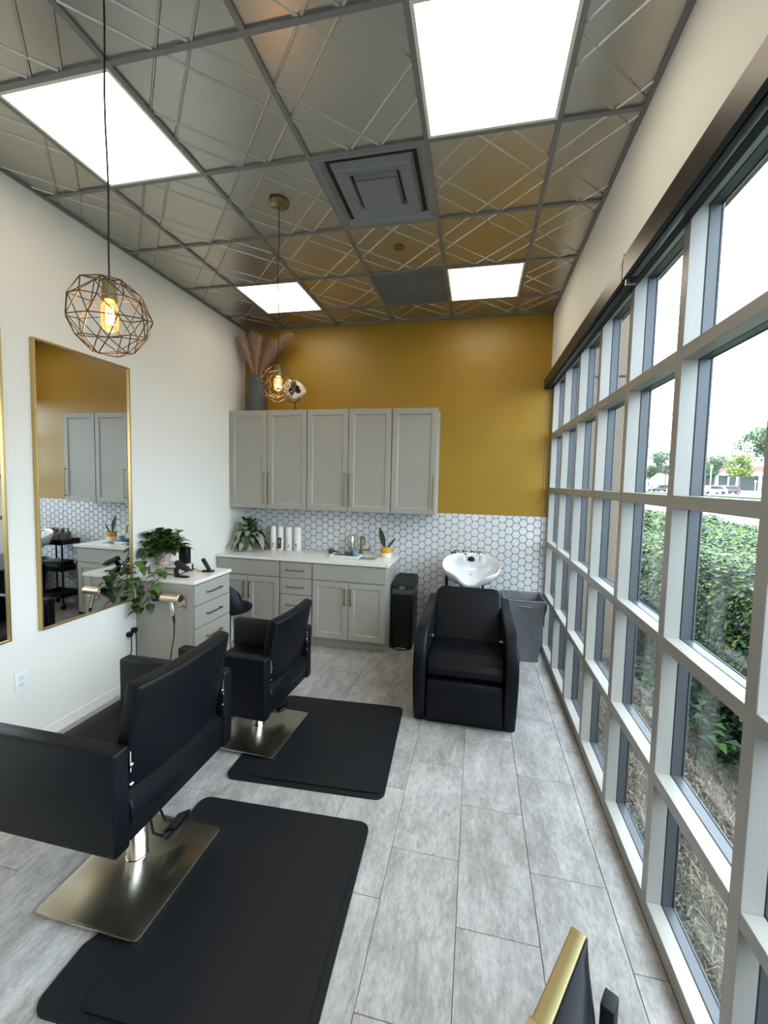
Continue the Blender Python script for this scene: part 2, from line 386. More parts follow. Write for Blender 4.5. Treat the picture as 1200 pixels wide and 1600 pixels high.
# ceiling
b = B(); box(b, XL-.1, YF-.1, H+.02, XW+.2, YB+.1, H+.14)
ceil = tag(obj('ceiling', b, 'blackm', smooth=False), 'dropped ceiling of embossed tin tiles in a grey metal grid', 'ceiling', kind='structure')
RIB = [(1, .37), (1, .63), (1, 1.37), (1, 1.63), (-1, .37), (-1, .63), (-1, -.37), (-1, -.63)]
tilecache = {}
def ceiling_tile(xa, ya, xb, yb, cellx, celly):
    key = (round(xa-cellx, 3), round(ya-celly, 3), round(xb-cellx, 3), round(yb-celly, 3))
    if key not in tilecache:
        g = .011; x0, y0, x1, y1 = key[0]+g, key[1]+g, key[2]-g, key[3]-g; b = B()
        vs_ = [b.verts.new(p) for p in ((x0, y0, 0), (x0, y1, 0), (x1, y1, 0), (x1, y0, 0))]; b.faces.new(vs_)
        w = .0065; hgt = .0055
        for s, o_ in RIB:
            # line u + s*v = o_ in tile units ; s=-1: u - v = o_
            L = 2; d = Vector((1, -1, 0)).normalized() if s == 1 else Vector((1, 1, 0)).normalized()
            p0 = Vector((o_*T/2, o_*T/2, 0)) if s == 1 else Vector((T/2+o_*T/2, T/2-o_*T/2, 0))
            nn = Vector((-d.y, d.x, 0))
            def ends(off):
                q = p0+nn*off; t0, t1 = -9, 9
                for a in (0, 1):
                    lo, hi = ((x0, x1), (y0, y1))[a]
                    ta, tb = (lo-q[a])/d[a], (hi-q[a])/d[a]
                    t0 = max(t0, min(ta, tb)); t1 = min(t1, max(ta, tb))
                return (q+d*t0, q+d*t1) if t1-t0 > .01 else None
            E_ = [ends(-w), ends(-w*.3), ends(w*.3), ends(w)]
            if any(e is None for e in E_): continue
            z = [0, -hgt, -hgt, 0]
            V = [[b.verts.new((e[k].x, e[k].y, z[i]-.0002)) for k in (0, 1)] for i, e in enumerate(E_)]
            for i in range(3): b.faces.new((V[i][0], V[i][1], V[i+1][1], V[i+1][0]))
        for f in b.faces:
            f.normal_update()
            if f.normal.z > 0: f.normal_flip()
        me = bpy.data.meshes.new('ceiling_tile'); b.to_mesh(me); b.free(); me.materials.append(M['tin']); tilecache[key] = me
    link('ceiling_tile', tilecache[key], ceil, (cellx, celly, H+.006))
LIGHTS = [(-4, 0), (-1, 0), (-4, 3), (-1, 3), (-4, -3), (-1, -3), (-4, -6), (-1, -6)]
special = set(LIGHTS) | {(-2, 1), (-2, 3)}
xs = [(-5, XL, -4*T)]+[(i, i*T, (i+1)*T) for i in range(-4, 0)]+[(0, 0, XR)]
ys = [(-7, YF, -6*T)]+[(j, j*T, (j+1)*T) for j in range(-6, 4)]+[(4, 4*T, YB)]
for i, xa, xb in xs:
    for j, ya, yb in ys:
        if (i, j) in special: continue
        ceiling_tile(xa, ya, xb, yb, i*T, j*T)
BW = .012
for k in range(-4, 1):
    b = B(); box(b, k*T-BW, YF, H-.004, k*T+BW, YB, H+.02); obj('grid_runner', b, 'grid', ceil, smooth=False)
for k in range(-6, 5):
    b = B(); box(b, XL, k*T-BW, H-.0035, XR, k*T+BW, H+.019); obj('grid_cross_bar', b, 'grid', ceil, smooth=False)
for nm, a in (('wall_angle', (XL, YF, H-.006, XL+.022, YB, H+.01)), ('wall_angle', (XR-.022, YF, H-.006, XR, YB, H+.01)), ('wall_angle', (XL, YB-.02, H-.006, XR, YB, H+.01))):
    b = B(); box(b, *a); obj(nm, b, 'grid', ceil, smooth=False)
# ceiling lights
LL = {(-4, 0): 'square ceiling light panel nearest the left wall, beside the near hanging pendant cord',
      (-1, 0): 'largest square ceiling light panel, at the top of the view by the window side',
      (-4, 3): 'square ceiling light panel above the pampas grass end of the cabinets',
      (-1, 3): 'square ceiling light panel in front of the bare gold wall, beside the grey blank panel'}
t0 = None
for (i, j) in LIGHTS:
    c = ((i+.5)*T, (j+.5)*T, H)
    lab = LL.get((i, j), 'square ceiling light panel behind the camera, '+('by the mirror wall, ' if i == -4 else 'by the window, ')+('nearer' if j == -3 else 'furthest back'))
    t = thing('ceiling_light', lab, 'light', c, 0, 'square ceiling light panels')
    if t0 is None:
        b = B(); s = T/2-BW
        for (xa, ya, xb, yb) in ((-s, -s, s, -s+.014), (-s, s-.014, s, s), (-s, -s+.014, -s+.014, s-.014), (s-.014, -s+.014, s, s-.014)): box(b, xa, ya, -.004, xb, yb, .018)
        f = obj('frame', b, 'diff_frame', t, smooth=False)
        b = B(); box(b, -s+.014, -s+.014, .002, s-.014, s-.014, .010); d = obj('diffuser', b, 'diffuser', t, smooth=False); t0 = (f.data, d.data)
    else: link('frame', t0[0], t); link('diffuser', t0[1], t)
# vent
t = thing('air_vent', 'grey square stepped air diffuser in the ceiling between the light panels', 'vent', ((-1.5)*T, 1.5*T, H))
b = B(); s = T/2-BW
def pyr(bm, r0, z0, r1, z1, th=.0015):
    A = [bm.verts.new((sx1*r0, sy1*r0, z0)) for sx1, sy1 in ((-1, -1), (1, -1), (1, 1), (-1, 1))]; C = [bm.verts.new((sx1*r1, sy1*r1, z1)) for sx1, sy1 in ((-1, -1), (1, -1), (1, 1), (-1, 1))]
    for i in range(4): bm.faces.new((A[i], A[(i+1) % 4], C[(i+1) % 4], C[i]))
pyr(b, s, -.004, s-.02, -.004); pyr(b, s-.02, -.004, .232, .034); obj('outer_cone', b, 'vent', t, smooth=False)
b = B(); box(b, -s, -s, .09, s, s, .1); obj('duct_back', b, 'vent_dark', t, smooth=False)
b = B(); pyr(b, .208, -.010, .200, -.014); pyr(b, .200, -.014, .140, .004); pyr(b, .140, .004, .128, .03); pyr(b, .208, -.010, .232, .034); obj('middle_cone', b, 'vent', t, smooth=False)
b = B(); box(b, -.112, -.112, -.016, .112, .112, -.008, .003, 2); pyr(b, .112, -.008, .128, .03); obj('centre_plate', b, 'vent', t, smooth=False)
b = B(); tube(b, [(0, .118, .0), (0, .10, .05)], .028, 10); tube(b, [(-.09, .122, .012), (.09, .122, .012)], .004, 6); obj('damper_bracket', b, 'vent_dark', t)
# blank panel with faint perforation
t = thing('ceiling_speaker_panel', 'dark grey blank square panel in the ceiling between the two far lights', 'panel', (-1.5*T, 3.5*T, H))
b = B(); box(b, -s, -s, 0, s, s, .008); obj('panel', b, 'panel_grey', t, smooth=False)
b = B()
for a in range(9):
    for c in range(5): box(b, -.05+a*.012, -.03+c*.012, -.001, -.046+a*.012, -.026+c*.012, 0)
obj('perforation', b, 'vent', t, smooth=False)
t = thing('sprinkler_cover', 'small round metal sprinkler cover on the gold-reflecting ceiling tile', 'sprinkler', (-.911, 1.495, H+.006))
b = B(); lathe(b, [(0, -.013), (.03, -.013), (.036, -.010), (.036, -.006), (.032, -.005), (.032, 0)], n=28); obj('cover_plate', b, 'brass', t)
b = B(); lathe(b, [(.037, -.003), (.043, -.003), (.043, 0)], n=28); obj('trim_ring', b, 'grid', t)

# ---------------------------------------------------------------- window
MY = [.192+.5226*k for k in range(-7, 5)]+[2.790]      # near edge of each upright
MY[8:] = [.717, 1.222, 1.745, 2.265, 2.790]; 
ZT = [.068, .593, 1.118, 1.645, 2.175]                  # upper face of each horizontal bar
win = thing('window_1', 'floor-to-ceiling gridded storefront window along the right side', 'window', (0, 0, 0)); win['kind'] = 'structure'
def bar(nm, x0_, y0_, z0_, y1_, z1_, lab=None):
    b = B(); box(b, XW, y0_, z0_, XW+.053, y1_, z1_, .0015, 1, 0); box(b, XW+.053, y0_+.001, z0_+.001, XW+.056, y1_-.001, z1_-.001, 0, 1, 2)
    box(b, XW+.056, y0_, z0_, XW+.101, y1_, z1_, .0015, 1, 1)
    return obj(nm, b, ['frame_in', 'frame_out', 'gasket'], win, smooth=False)
for y in MY: bar('mullion', 0, y, .0, y+(.048 if y < 2.7 else .05), 2.70)
for k, z in enumerate(ZT):
    h = .046 if k else .068
    for a in range(len(MY)-1):
        bar('transom' if k else 'sill', 0, MY[a]+.048, z-h, MY[a+1], z)
for a in range(len(MY)-1): bar('header', 0, MY[a]+.048, 2.652, MY[a+1], 2.70)
for a in range(len(MY)-1):
    for k in range(5):
        za = ZT[k]; zb = (ZT[k+1]-.046) if k < 4 else 2.652
        y0_, y1_ = MY[a]+.048, MY[a+1]
        b = B(); box(b, XW+.0955, y0_-.003, za-.003, XW+.1005, y1_+.003, zb+.003); obj('glass_pane', b, 'glass', win, smooth=False)
        if True:
            b = B()
            for (c0, c1, c2, c3) in ((y0_, za, y0_+.002, zb), (y1_-.002, za, y1_, zb), (y0_, za, y1_, za+.002), (y0_, zb-.002, y1_, zb)): box(b, XW+.0925, c0, c1, XW+.095, c2, c3)
            obj('gasket_strip', b, 'gasket', win, smooth=False)
# outer wall of the building beside/above the window
b = B(); box(b, XR, YF-.1, 2.70, XW+.14, YB+.12, 2.702); box(b, XR+.16, YF-.12, 2.702, XW+.16, YB+.12, H+.6)
tag(obj('trim_1', b, 'tan', smooth=False), 'tan stucco strip outside above the window head', 'trim', kind='structure')
b = B(); box(b, XR+.0, YF-.1, 2.699, XW+.13, YB, 2.7015)
tag(obj('trim_2', b, 'frame_in', smooth=False), 'flat head trim above the window frame', 'trim', kind='structure')
# roller shades
def shade(ya, yb, x0, z0, z1, label, chain):
    t = thing('roller_shade', label, 'shade', (XW-.005, (ya+yb)/2, z0), 0, 'roller shade cassettes above the window')
    L = (yb-ya)/2; d = x0-(XW-.005); hh = z1-z0
    b = B(); prism(b, [(d, 0), (d, hh-.012), (d+.012, hh), (-.022, hh), (-.022, hh-.003), (d+.012, hh-.003), (d+.003, hh-.012), (d+.003, 0)], 1, -L, L); obj('cassette', b, 'cassette', t, smooth=False)
    b = B(); tube(b, [(d*.5, -L+.01, .045), (d*.5, L-.01, .045)], .028, 16); obj('fabric_roll', b, 'shade_dark', t)
    b = B(); box(b, d+.004, -L+.002, .002, d*.5-.02, L-.002, .006); box(b, d*.5+.016, -L+.002, .002, 0, L-.002, .006); obj('underside_shadow', b, 'shade_dark', t, smooth=False)  # near-black plates paint the shadow under the cassette
    b = B(); box(b, d*.5-.016, -L+.02, .000, d*.5+.012, L-.02, .018, .003); obj('bottom_bar', b, 'black_met', t)
    for s_ in (-1, 1):
        b = B(); box(b, d, s_*L-.002, 0, 0, s_*L+.002, hh-.002); obj('end_cap', b, 'cassette', t, smooth=False)
    if chain:
        b = B(); yy = L-.02
        for dx in (0, .022): tube(b, [(d+.03+dx, yy, .03)]+[(d+.03+dx, yy, -.2-2.05*q/6) for q in range(7)], .0016, 5)
        tube(b, [(d+.03+.011*(1-cos(a*pi/6)), yy, -2.25-.011*sin(a*pi/6)) for a in range(7)], .0016, 5)
        obj('pull_chain', b, 'cord', t)
    return t
shade(.62, 2.825, .298, 2.600, 2.700, 'far dark bronze roller shade cassette reaching the gold wall', True)
s2 = shade(-2.6, .60, .296, 2.600, 2.712, 'near dark bronze roller shade cassette, running out of view top right', False)
b = B(); box(b, -.075, 1.585, -.03, -.06, 1.592, .04); box(b, -.06, 1.585, -.03, -.03, 1.592, -.024); obj('end_bracket', b, 'steel_wire', s2, smooth=False)['label'] = 'bare steel end bracket'

# ================================================================ CABINETS
def shaker(bm, w, h, th=.02, st=.055):
    # front at y=-th, centred on x, z from 0 to h
    box(bm, -w/2, -th, 0, -w/2+st, 0, h, .0012, 1); box(bm, w/2-st, -th, 0, w/2, 0, h, .0012, 1)
    box(bm, -w/2+st, -th, 0, w/2-st, 0, st, .0012, 1); box(bm, -w/2+st, -th, h-st, w/2-st, 0, h, .0012, 1)
    t = bmesh.new(); y1, y2 = -th+.002, -th+.0095; s_ = st; q = .008
    A = [t.verts.new(p) for p in ((-w/2+s_, y1, s_), (w/2-s_, y1, s_), (w/2-s_, y1, h-s_), (-w/2+s_, y1, h-s_))]
    C = [t.verts.new(p) for p in ((-w/2+s_+q, y2, s_+q), (w/2-s_-q, y2, s_+q), (w/2-s_-q, y2, h-s_-q), (-w/2+s_+q, y2, h-s_-q))]
    for i in range(4): t.faces.new((A[i], A[(i+1) % 4], C[(i+1) % 4], C[i]))
    t.faces.new(C); merge(bm, t)
def handle(bm, L, vert=True):
    # bar pull standing off the face (toward -y), centred
    if vert:
        box(bm, -.005, -.034, -L/2, .005, -.026, L/2, .0015, 1)
        for s_ in (-1, 1): box(bm, -.004, -.028, s_*(L/2-.006)-.005, .004, 0, s_*(L/2-.006)+.005)
    else:
        box(bm, -L/2, -.034, -.005, L/2, -.026, .005, .0015, 1)
        for s_ in (-1, 1): box(bm, s_*(L/2-.006)-.005, -.028, -.004, s_*(L/2-.006)+.005, 0, .004)
def door(t, cx, z0, w, h, y, hx=None, hz=None, hl=.16):
    b = B(); shaker(b, w, h); d = obj('door', b, 'cab', t, (cx, y, z0), smooth=False)
    if hx is not None:
        b = B(); handle(b, hl); obj('handle', b, 'brass', d, (hx, -.02, hz), smooth=False)['label'] = 'bronze bar handle'
def drawer(t, cx, z0, w, h, y, pull=True):
    b = B(); box(b, -w/2, -.02, 0, w/2, 0, h, .0015, 1); d = obj('drawer' if pull else 'false_front', b, 'cab', t, (cx, y, z0), smooth=False)
    if pull:
        b = B(); handle(b, .18, False); obj('handle', b, 'brass', d, (0, -.02, h/2), smooth=False)['label'] = 'bronze bar handle'
# upper cabinets
UY = 2.52; UZ0, UZ1 = 1.352, 2.388
def upper(x0, x1, doors, label):
    w = x1-x0; t = thing('wall_cabinet', label, 'cabinet', (x0, YB, UZ0), 0, 'upper cabinets on the gold wall')
    b = B(); box(b, .003, UY+.021-YB, 0, w-.003, -.001, UZ1-UZ0, .001, 1); obj('body', b, 'cab', t, smooth=False)
    hh = UZ1-UZ0-.006; dw = w/doors
    for k in range(doors):
        side = (1 if k == 0 else -1) if doors == 2 else 1
        door(t, dw*(k+.5), .003, dw-.007, hh, UY+.02-YB, side*(dw/2-.028), .055+.165, .33)
    return t
upper(XL+.003, -2.035, 2, 'left grey two-door wall cabinet under the pampas grass vase')
upper(-2.033, -1.143, 2, 'middle grey two-door wall cabinet above the faucet')
upper(-1.141, -.695, 1, 'right grey single-door wall cabinet next to the bare gold wall')
# base cabinets
CZ = .885; FY = 2.285
def base(x0, x1, label, kind):
    w = x1-x0; t = thing('base_cabinet', label, 'cabinet', (x0, YB, 0), 0, 'grey base cabinets under the white counter')
    b = B(); box(b, .001, FY+.02-YB, .1, w-.001, -.007, CZ-.028); obj('body', b, 'cab', t, smooth=False)
    b = B(); box(b, .001, FY+.09-YB, 0, w-.001, -.02, .1); obj('toe_kick', b, 'cab', t, smooth=False)
    y = FY+.02-YB
    if kind == 'doors':
        drawer(t, w/2, .69, w-.012, .155, y, False)
        dw = (w-.008)/2
        for k, s_ in ((0, 1), (1, -1)): door(t, .004+dw*(k+.5), .112, dw-.006, .566, y, s_*(dw/2-.03), .568-.03-.11, .165)
    else:
        for z0, h in ((.69, .155), (.522, .160), (.322, .192), (.112, .202)): drawer(t, w/2, z0, w-.012, h, y)
    return t
base(XL+.003, -2.213, 'left grey base cabinet with two doors, under the leafy silver-green plant', 'doors')
base(-2.211, -1.868, 'grey bank of four drawers between the two base cabinets', 'drawers')
base(-1.866, -1.115, 'right grey base cabinet with two doors, under the small sink', 'doors')
# counter with sink cut-out
ct = thing('countertop', 'long white quartz countertop with a cut-out for the small sink', 'countertop', (0, 0, CZ-.027))
b = B(); cx0, cx1, cy0, cy1 = XL+.003, -1.095, 2.262, YB-.006; hx0, hx1, hy0, hy1 = -1.60, -1.285, 2.44, 2.70
P4 = [(cx0, cy0), (cx1, cy0), (cx1, cy1), (cx0, cy1)]; Q4 = [(hx0, hy0), (hx1, hy0), (hx1, hy1), (hx0, hy1)]
for z, fl in ((.027, 0), (0, 1)):
    A = [b.verts.new((p[0], p[1], z)) for p in P4]; C = [b.verts.new((p[0], p[1], z)) for p in Q4]
    for i in range(4): b.faces.new((A[i], A[(i+1) % 4], C[(i+1) % 4], C[i]))
    if fl == 0: A0, C0 = A, C
for i in range(4):
    b.faces.new((A0[i], A0[(i+1) % 4], A[(i+1) % 4], A[i])); b.faces.new((C0[i], C0[(i+1) % 4], C[(i+1) % 4], C[i]))
obj('slab', b, 'quartz', ct, smooth=False)
t = thing('bar_sink', 'small dark undermount sink in the white counter', 'sink', ((hx0+hx1)/2, (hy0+hy1)/2, CZ-.19))
b = B(); w, l = (hx1-hx0)/2, (hy1-hy0)/2
box(b, -w-.008, -l-.008, 0, w+.008, l+.008, .005); box(b, -w-.008, -l-.008, .005, -w-.001, l+.008, .161); box(b, w+.001, -l-.008, .005, w+.008, l+.008, .161); box(b, -w, -l-.008, .005, w, -l-.001, .161); box(b, -w, l+.001, .005, w, l+.008, .161)
obj('basin', b, 'sink', t, smooth=False)
b = B(); lathe(b, [(0, .006), (.03, .006), (.035, .009), (.04, .005)], n=20); obj('drain', b, 'steel_wire', t)

# styling station on the left wall
SX, SY0, SY1, SZ = -2.385, 1.232, 1.715, .875
t = thing('styling_station', 'grey drawer station with white top beside the mirror on the left wall', 'cabinet', (XL+.002, (SY0+SY1)/2, 0))
W2 = (SY1-SY0)/2; D = SX-XL-.002
b = B(); box(b, 0, -W2+.012, .1, D-.03, W2-.005, SZ-.027); obj('body', b, 'cab', t, smooth=False)
b = B(); box(b, D-.075, -W2+.008, .1, D-.03, -W2+.0125, SZ-.03); obj('side_trim', b, 'cab', t, smooth=False)
b = B(); box(b, 0, -W2+.02, 0, D-.09, W2-.02, .1); obj('toe_kick', b, 'cab', t, smooth=False)
b = B(); box(b, 0, -W2, SZ-.027, D, W2+.005, SZ, .002, 1); obj('top', b, 'quartz', t, smooth=False)['label'] = 'white quartz top'
for z0, h in ((.675, .162), (.495, .174), (.302, .186), (.112, .184)):
    b = B(); box(b, 0, -W2+.018, 0, .02, W2-.01, h, .0015, 1); d = obj('drawer', b, 'cab', t, (D-.03, 0, z0), smooth=False)
    b = B(); t2 = bmesh.new(); handle(t2, .185, False); merge(b, t2, Matrix.Rotation(RAD(90), 4, 'Z')); obj('handle', b, 'brass', d, (.02, 0, h*.52), smooth=False)['label'] = 'bronze bar handle'

# mirrors
def mirror(y0, y1, z0, z1, label):
    t = thing('wall_mirror', label, 'mirror', (XL+.001, (y0+y1)/2, z0), 0, 'gold framed mirrors on the left wall'); w = (y1-y0)/2; h = z1-z0
    b = B(); fr = .010; dp = .032
    box(b, 0, -w, 0, dp, -w+fr, h, .001, 1); box(b, 0, w-fr, 0, dp, w, h, .001, 1); box(b, 0, -w+fr, 0, dp, w-fr, fr, .001, 1); box(b, 0, -w+fr, h-fr, dp, w-fr, h, .001, 1)
    obj('frame', b, 'gold', t, smooth=False)['label'] = 'thin gold frame'
    b = B(); box(b, .004, -w+fr, fr, .020, w-fr, h-fr); obj('glass', b, 'mirror', t, smooth=False)
    return t
mirror(.497, 1.192, .705, 2.477, 'tall gold framed mirror reflecting the cabinets, beside the grey station')
mirror(-.368, .327, .705, 2.477, 'gold framed mirror cut by the left edge of the view')

# ================================================================ STYLING CHAIRS
def rslab(bm, mtx, sx_, sy_, sz_, bev, seg=4, mi=0): tbox(bm, mtx, sx_, sy_, sz_, bev, seg, mi)
def rr2(x0, y0, x1, y1, r_, n=5): return [p for (cx_, cy_, a0) in ((x1-r_, y0+r_, -pi/2), (x1-r_, y1-r_, 0), (x0+r_, y1-r_, pi/2), (x0+r_, y0+r_, pi)) for p in [(cx_+r_*cos(a0+pi/2*k/n), cy_+r_*sin(a0+pi/2*k/n)) for k in range(n+1)]]
def styling_chair(loc, rot, W, ztop, back_off, label):
    # local: +Y is the front; the column stands at the origin; back ends of the arms at y=-back_off
    t = thing('styling_chair', label, 'chair', loc, rot, 'black box-arm salon chairs')
    hw = W/2; L = .60; yb = -back_off; yf = yb+L; zb = ztop-.375; th = .066
    for s_ in (-1, 1):
        b = B(); xa, xb = sorted((s_*hw, s_*(hw-th))); box(b, xa, yb, zb, xb, yf, ztop, .012, 3); obj('armrest', b, 'vinyl', t)
    iw = hw-th-.003
    # seat box with bulging cushion
    b = B(); zs = zb+.165
    prof = []
    prism(b, [(yb+.01, zb+.012), (yf-.02, zb+.012), (yf-.02, zb+.09), (yb+.01, zb+.06)], 0, -iw, iw, .006)
    obj('seat_base', b, 'vinyl', t)
    b = B(); pts = [(yb+.035, zb+.03), (yb+.008, zb+.06), (yb-.006, zb+.11), (yb+.004, zb+.155), (yb+.04, zb+.178), (yb+.12, zb+.172), (yf-.12, zb+.188), (yf-.05, zb+.192), (yf-.012, zb+.170), (yf+.0, zb+.13), (yf-.008, zb+.09), (yf-.03, zb+.07)]
    prism(b, pts, 0, -iw+.001, iw-.001, .012, 3); obj('seat_cushion', b, 'vinyl', t)
    # backrest: leaning panel, slightly concave
    bw = iw-.002; bh = .425; bt = .06; lean = RAD(11)
    b = B(); n = 14
    def S(u, v, side):
        x = (u*2-1)*bw; yy = .018*(u*2-1)**2
        z = v*bh; return Vector((x, yy+(bt/2 if side else -bt/2), z))
    tt = bmesh.new(); surf(tt, lambda u, v: S(u, v, 0), n, 6); surf(tt, lambda u, v: S(u, v, 1), n, 6)
    bmesh.ops.remove_doubles(tt, verts=tt.verts, dist=1e-5)
    e_ = [e for e in tt.edges if e.is_boundary]; lo = [e for e in e_ if all(v.co.y-.018*(v.co.x/bw)**2 < 0 for v in e.verts)]; hi = [e for e in e_ if e not in lo]
    bmesh.ops.bridge_loops(tt, edges=e_)
    bmesh.ops.recalc_face_normals(tt, faces=tt.faces)
    sharp = [e for e in tt.edges if len(e.link_faces) == 2 and e.calc_face_angle() > RAD(50)]
    bmesh.ops.bevel(tt, geom=sharp, offset=.014, segments=3, profile=.5, affect='EDGES')
    mtx = Matrix.Translation((0, yb+.055, zb+.165)) @ Matrix.Rotation(lean, 4, 'X')
    merge(b, tt, mtx); obj('backrest', b, 'vinyl', t)
    for sd in (-bt/2-.0005,):
        b = B(); q = bw-.014
        tube(b, [mtx @ Vector((x_, .018*(x_/bw)**2+sd+.0, bh-.013)) for x_ in [(-1+2*k/10)*q for k in range(11)]], .0022, 5); obj('piping', b, 'vinyl', t)
    for s_ in (-1, 1):
        b = B()
        box(b, s_*(iw-.001)-.003, yb+.0, zb+.27, s_*(iw-.001)+.003, yb+.03, zb+.345, .001, 1)
        obj('back_bracket', b, 'chrome', t)['label'] = 'chrome side bracket'
        for dz in (.22, .29):
            b = B(); tube(b, [(s_*(iw-.012), yb+.006, zb+dz), (s_*(iw+.002), yb+.006, zb+dz)], .007, 10); obj('bolt', b, 'chrome', t)['label'] = 'chrome bolt'
    # under-seat, column, base, pump pedal
    b = B(); box(b, -.12, -.14, zb-.025, .12, .16, zb+.012, .006); obj('seat_plate', b, 'black_met', t)
    b = B(); lathe(b, [(0, .026), (.044, .026), (.044, .032), (.041, .034), (.041, zb*.62), (.033, zb*.62+.004), (.033, zb-.02), (0, zb-.02)], n=28); obj('column', b, 'chrome', t)
    b = B()
    prism(b, rr2(-.292, -.270, .208, .185, .02), 2, .0195, .028, .002, 2)
    obj('base_plate', b, 'brushed', t)['label'] = 'square brushed steel base plate'
    b = B(); box(b, -.09, -.10, 0, .09, .10, .0195); obj('base_pad', b, 'black', t, smooth=False)
    b = B(); pz = .085
    for s_ in (-1, 1):
        tube(b, [(.03, -.015, zb-.03), (.04+s_*.02, -.03, zb-.10), (.06+s_*.035, -.06, pz+.03), (.075+s_*.04, -.095, pz+.015), (.085+s_*.035, -.125, pz+.022)], .0055, 8)
    obj('pump_lever', b, 'black_met', t)
    b = B(); mt = Matrix.Translation((.085, -.135, pz+.034)) @ Matrix.Rotation(RAD(-25), 4, 'X') @ Matrix.Rotation(RAD(6), 4, 'Z'); 
    tt = bmesh.new(); lathe(tt, [(0, -.014), (.066, -.014), (.080, -.004), (.080, .008), (.068, .014), (0, .015)], n=24, sx_=1, sy_=.52)
    for k in range(-2, 3): box(tt, -.055, k*.013-.003, .013, .055, k*.013+.003, .020)
    merge(b, tt, mt); obj('pump_pedal', b, 'black', t)
    return t
def place_chair(cx, cy, rot, W, ztop, xback, label): return styling_chair((cx, cy, .0), rot, W, ztop, xback-cx, label)
place_chair(-1.70, -.055, RAD(90), .683, .742, -1.458, 'nearest black box-arm salon chair, standing at the near floor mat')
place_chair(-1.69, .955, RAD(88), .635, .625, -1.455, 'further black box-arm salon chair, in front of the drawer bank')

# floor mats (notched towards the wall for the chair base)
def floor_mat(cx, cy, rot, W, Dp, label, notch):
    t = thing('floor_mat', label, 'mat', (cx, cy, 0), rot, 'black anti-fatigue mats')
    hw, hd = W/2, Dp/2; r = .05
    def rc(x, y, a0, rad, n=5): return [(x+rad*cos(a0+pi/2*k/n), y+rad*sin(a0+pi/2*k/n)) for k in range(n+1)]
    out = rc(hw-r, -hd+r, -pi/2, r)+rc(hw-r, hd-r, 0, r)+rc(-hw+r, hd-r, pi/2, r)
    n0, n1, nd = notch
    out += [(-hw, n1+.06), (-hw+.02, n1+.02), (-hw+.06, n1-.01), (-hw+nd, n1-.02)]+[(-hw+nd, n0+.02), (-hw+.06, n0+.01), (-hw+.02, n0-.02), (-hw, n0-.06)]
    out += rc(-hw+r, -hd+r, pi, r)
    b = B(); bt = bmesh.new()
    A = [bt.verts.new((p[0], p[1], 0)) for p in out]; C = [bt.verts.new((p[0], p[1], .004)) for p in out]
    for i in range(len(out)): bt.faces.new((A[i], A[(i+1) % len(out)], C[(i+1) % len(out)], C[i]))
    top = bt.faces.new(C)
    r_ = bmesh.ops.inset_region(bt, faces=[top], thickness=.012, depth=.0, use_even_offset=True)
    for v in top.verts: v.co.z = .010
    merge(b, bt); o = obj('mat_border', b, 'mat', t, angle=50)
    # raised inner cushion field
    b = B(); q = .030
    tt = bmesh.new(); inner = rc(hw-q-.03, -hd+q+.03, -pi/2, .03)+rc(hw-q-.03, hd-q-.03, 0, .03)+rc(-hw+nd+.05, hd-q-.03, pi/2, .03)+rc(-hw+nd+.05, -hd+q+.03, pi, .03)
    A = [tt.verts.new((p[0]*1.0, p[1], .0095)) for p in inner]; f = tt.faces.new(A)
    bmesh.ops.inset_region(tt, faces=[f], thickness=.045, depth=0, use_even_offset=True)
    for v in f.verts: v.co.z = .0165
    for fc in tt.faces:
        fc.normal_update()
        if fc.normal.z < 0: fc.normal_flip()
    merge(b, tt); obj('cushion_field', b, 'mat', t, angle=60, recalc=False)
    return t
floor_mat(-1.185, -.105, RAD(2.4), .89, .90, 'nearest black anti-fatigue floor mat, under the edge of the near chair base', (-.20, .26, .13))
floor_mat(-1.205, .945, RAD(3.2), .90, .90, 'further black anti-fatigue floor mat, beside the far chair', (-.20, .25, .13))

# ================================================================ SHAMPOO CHAIR AND BOWL
t = thing('shampoo_chair', 'black vinyl reclining shampoo chair with curved arms facing the camera', 'chair', (-.345, 1.80, 0))
ox, oy = -.345, 1.80
def armprof():
    P = [(-.505, .012), (-.56, .16), (-.60, .34), (-.605, .44), (-.585, .53), (-.545, .60), (-.48, .642), (-.36, .660), (-.15, .662), (.10, .650), (.28, .655), (.40, .665), (.46, .65), (.48, .58), (.46, .3), (.44, .012)]
    out = []
    n = len(P)
    for i in range(n):
        p0, p1, p2, p3 = P[i-1] if i else P[0], P[i], P[(i+1) % n], P[(i+2) % n]
        if i in (n-1, n-2, 0) and i != 0: out.append(p1); continue
        for k in range(3):
            u = k/3; out.append(tuple(.5*((2*p1[a])+(-p0[a]+p2[a])*u+(2*p0[a]-5*p1[a]+4*p2[a]-p3[a])*u*u+(-p0[a]+3*p1[a]-3*p2[a]+p3[a])*u**3) for a in (0, 1)) if i < n-2 else p1)
    res = []
    for p in out:
        if not res or abs(p[0]-res[-1][0])+abs(p[1]-res[-1][1]) > .004: res.append(p)
    return res
for s_ in (-1, 1):
    b = B(); xa, xb = sorted((s_*.345, s_*.262)); prism(b, armprof(), 0, xa, xb, .016, 3); o = obj('armrest', b, 'vinyl2', t)
    b = B(); tube(b, [(s_*.2600, -.12, .47), (s_*.252, -.12, .47)], .02, 14); tube(b, [(s_*.262, -.12, .47), (s_*.247, -.12, .47)], .012, 10); obj('pivot_cap', b, 'chrome', t)['label'] = 'chrome pivot cap'
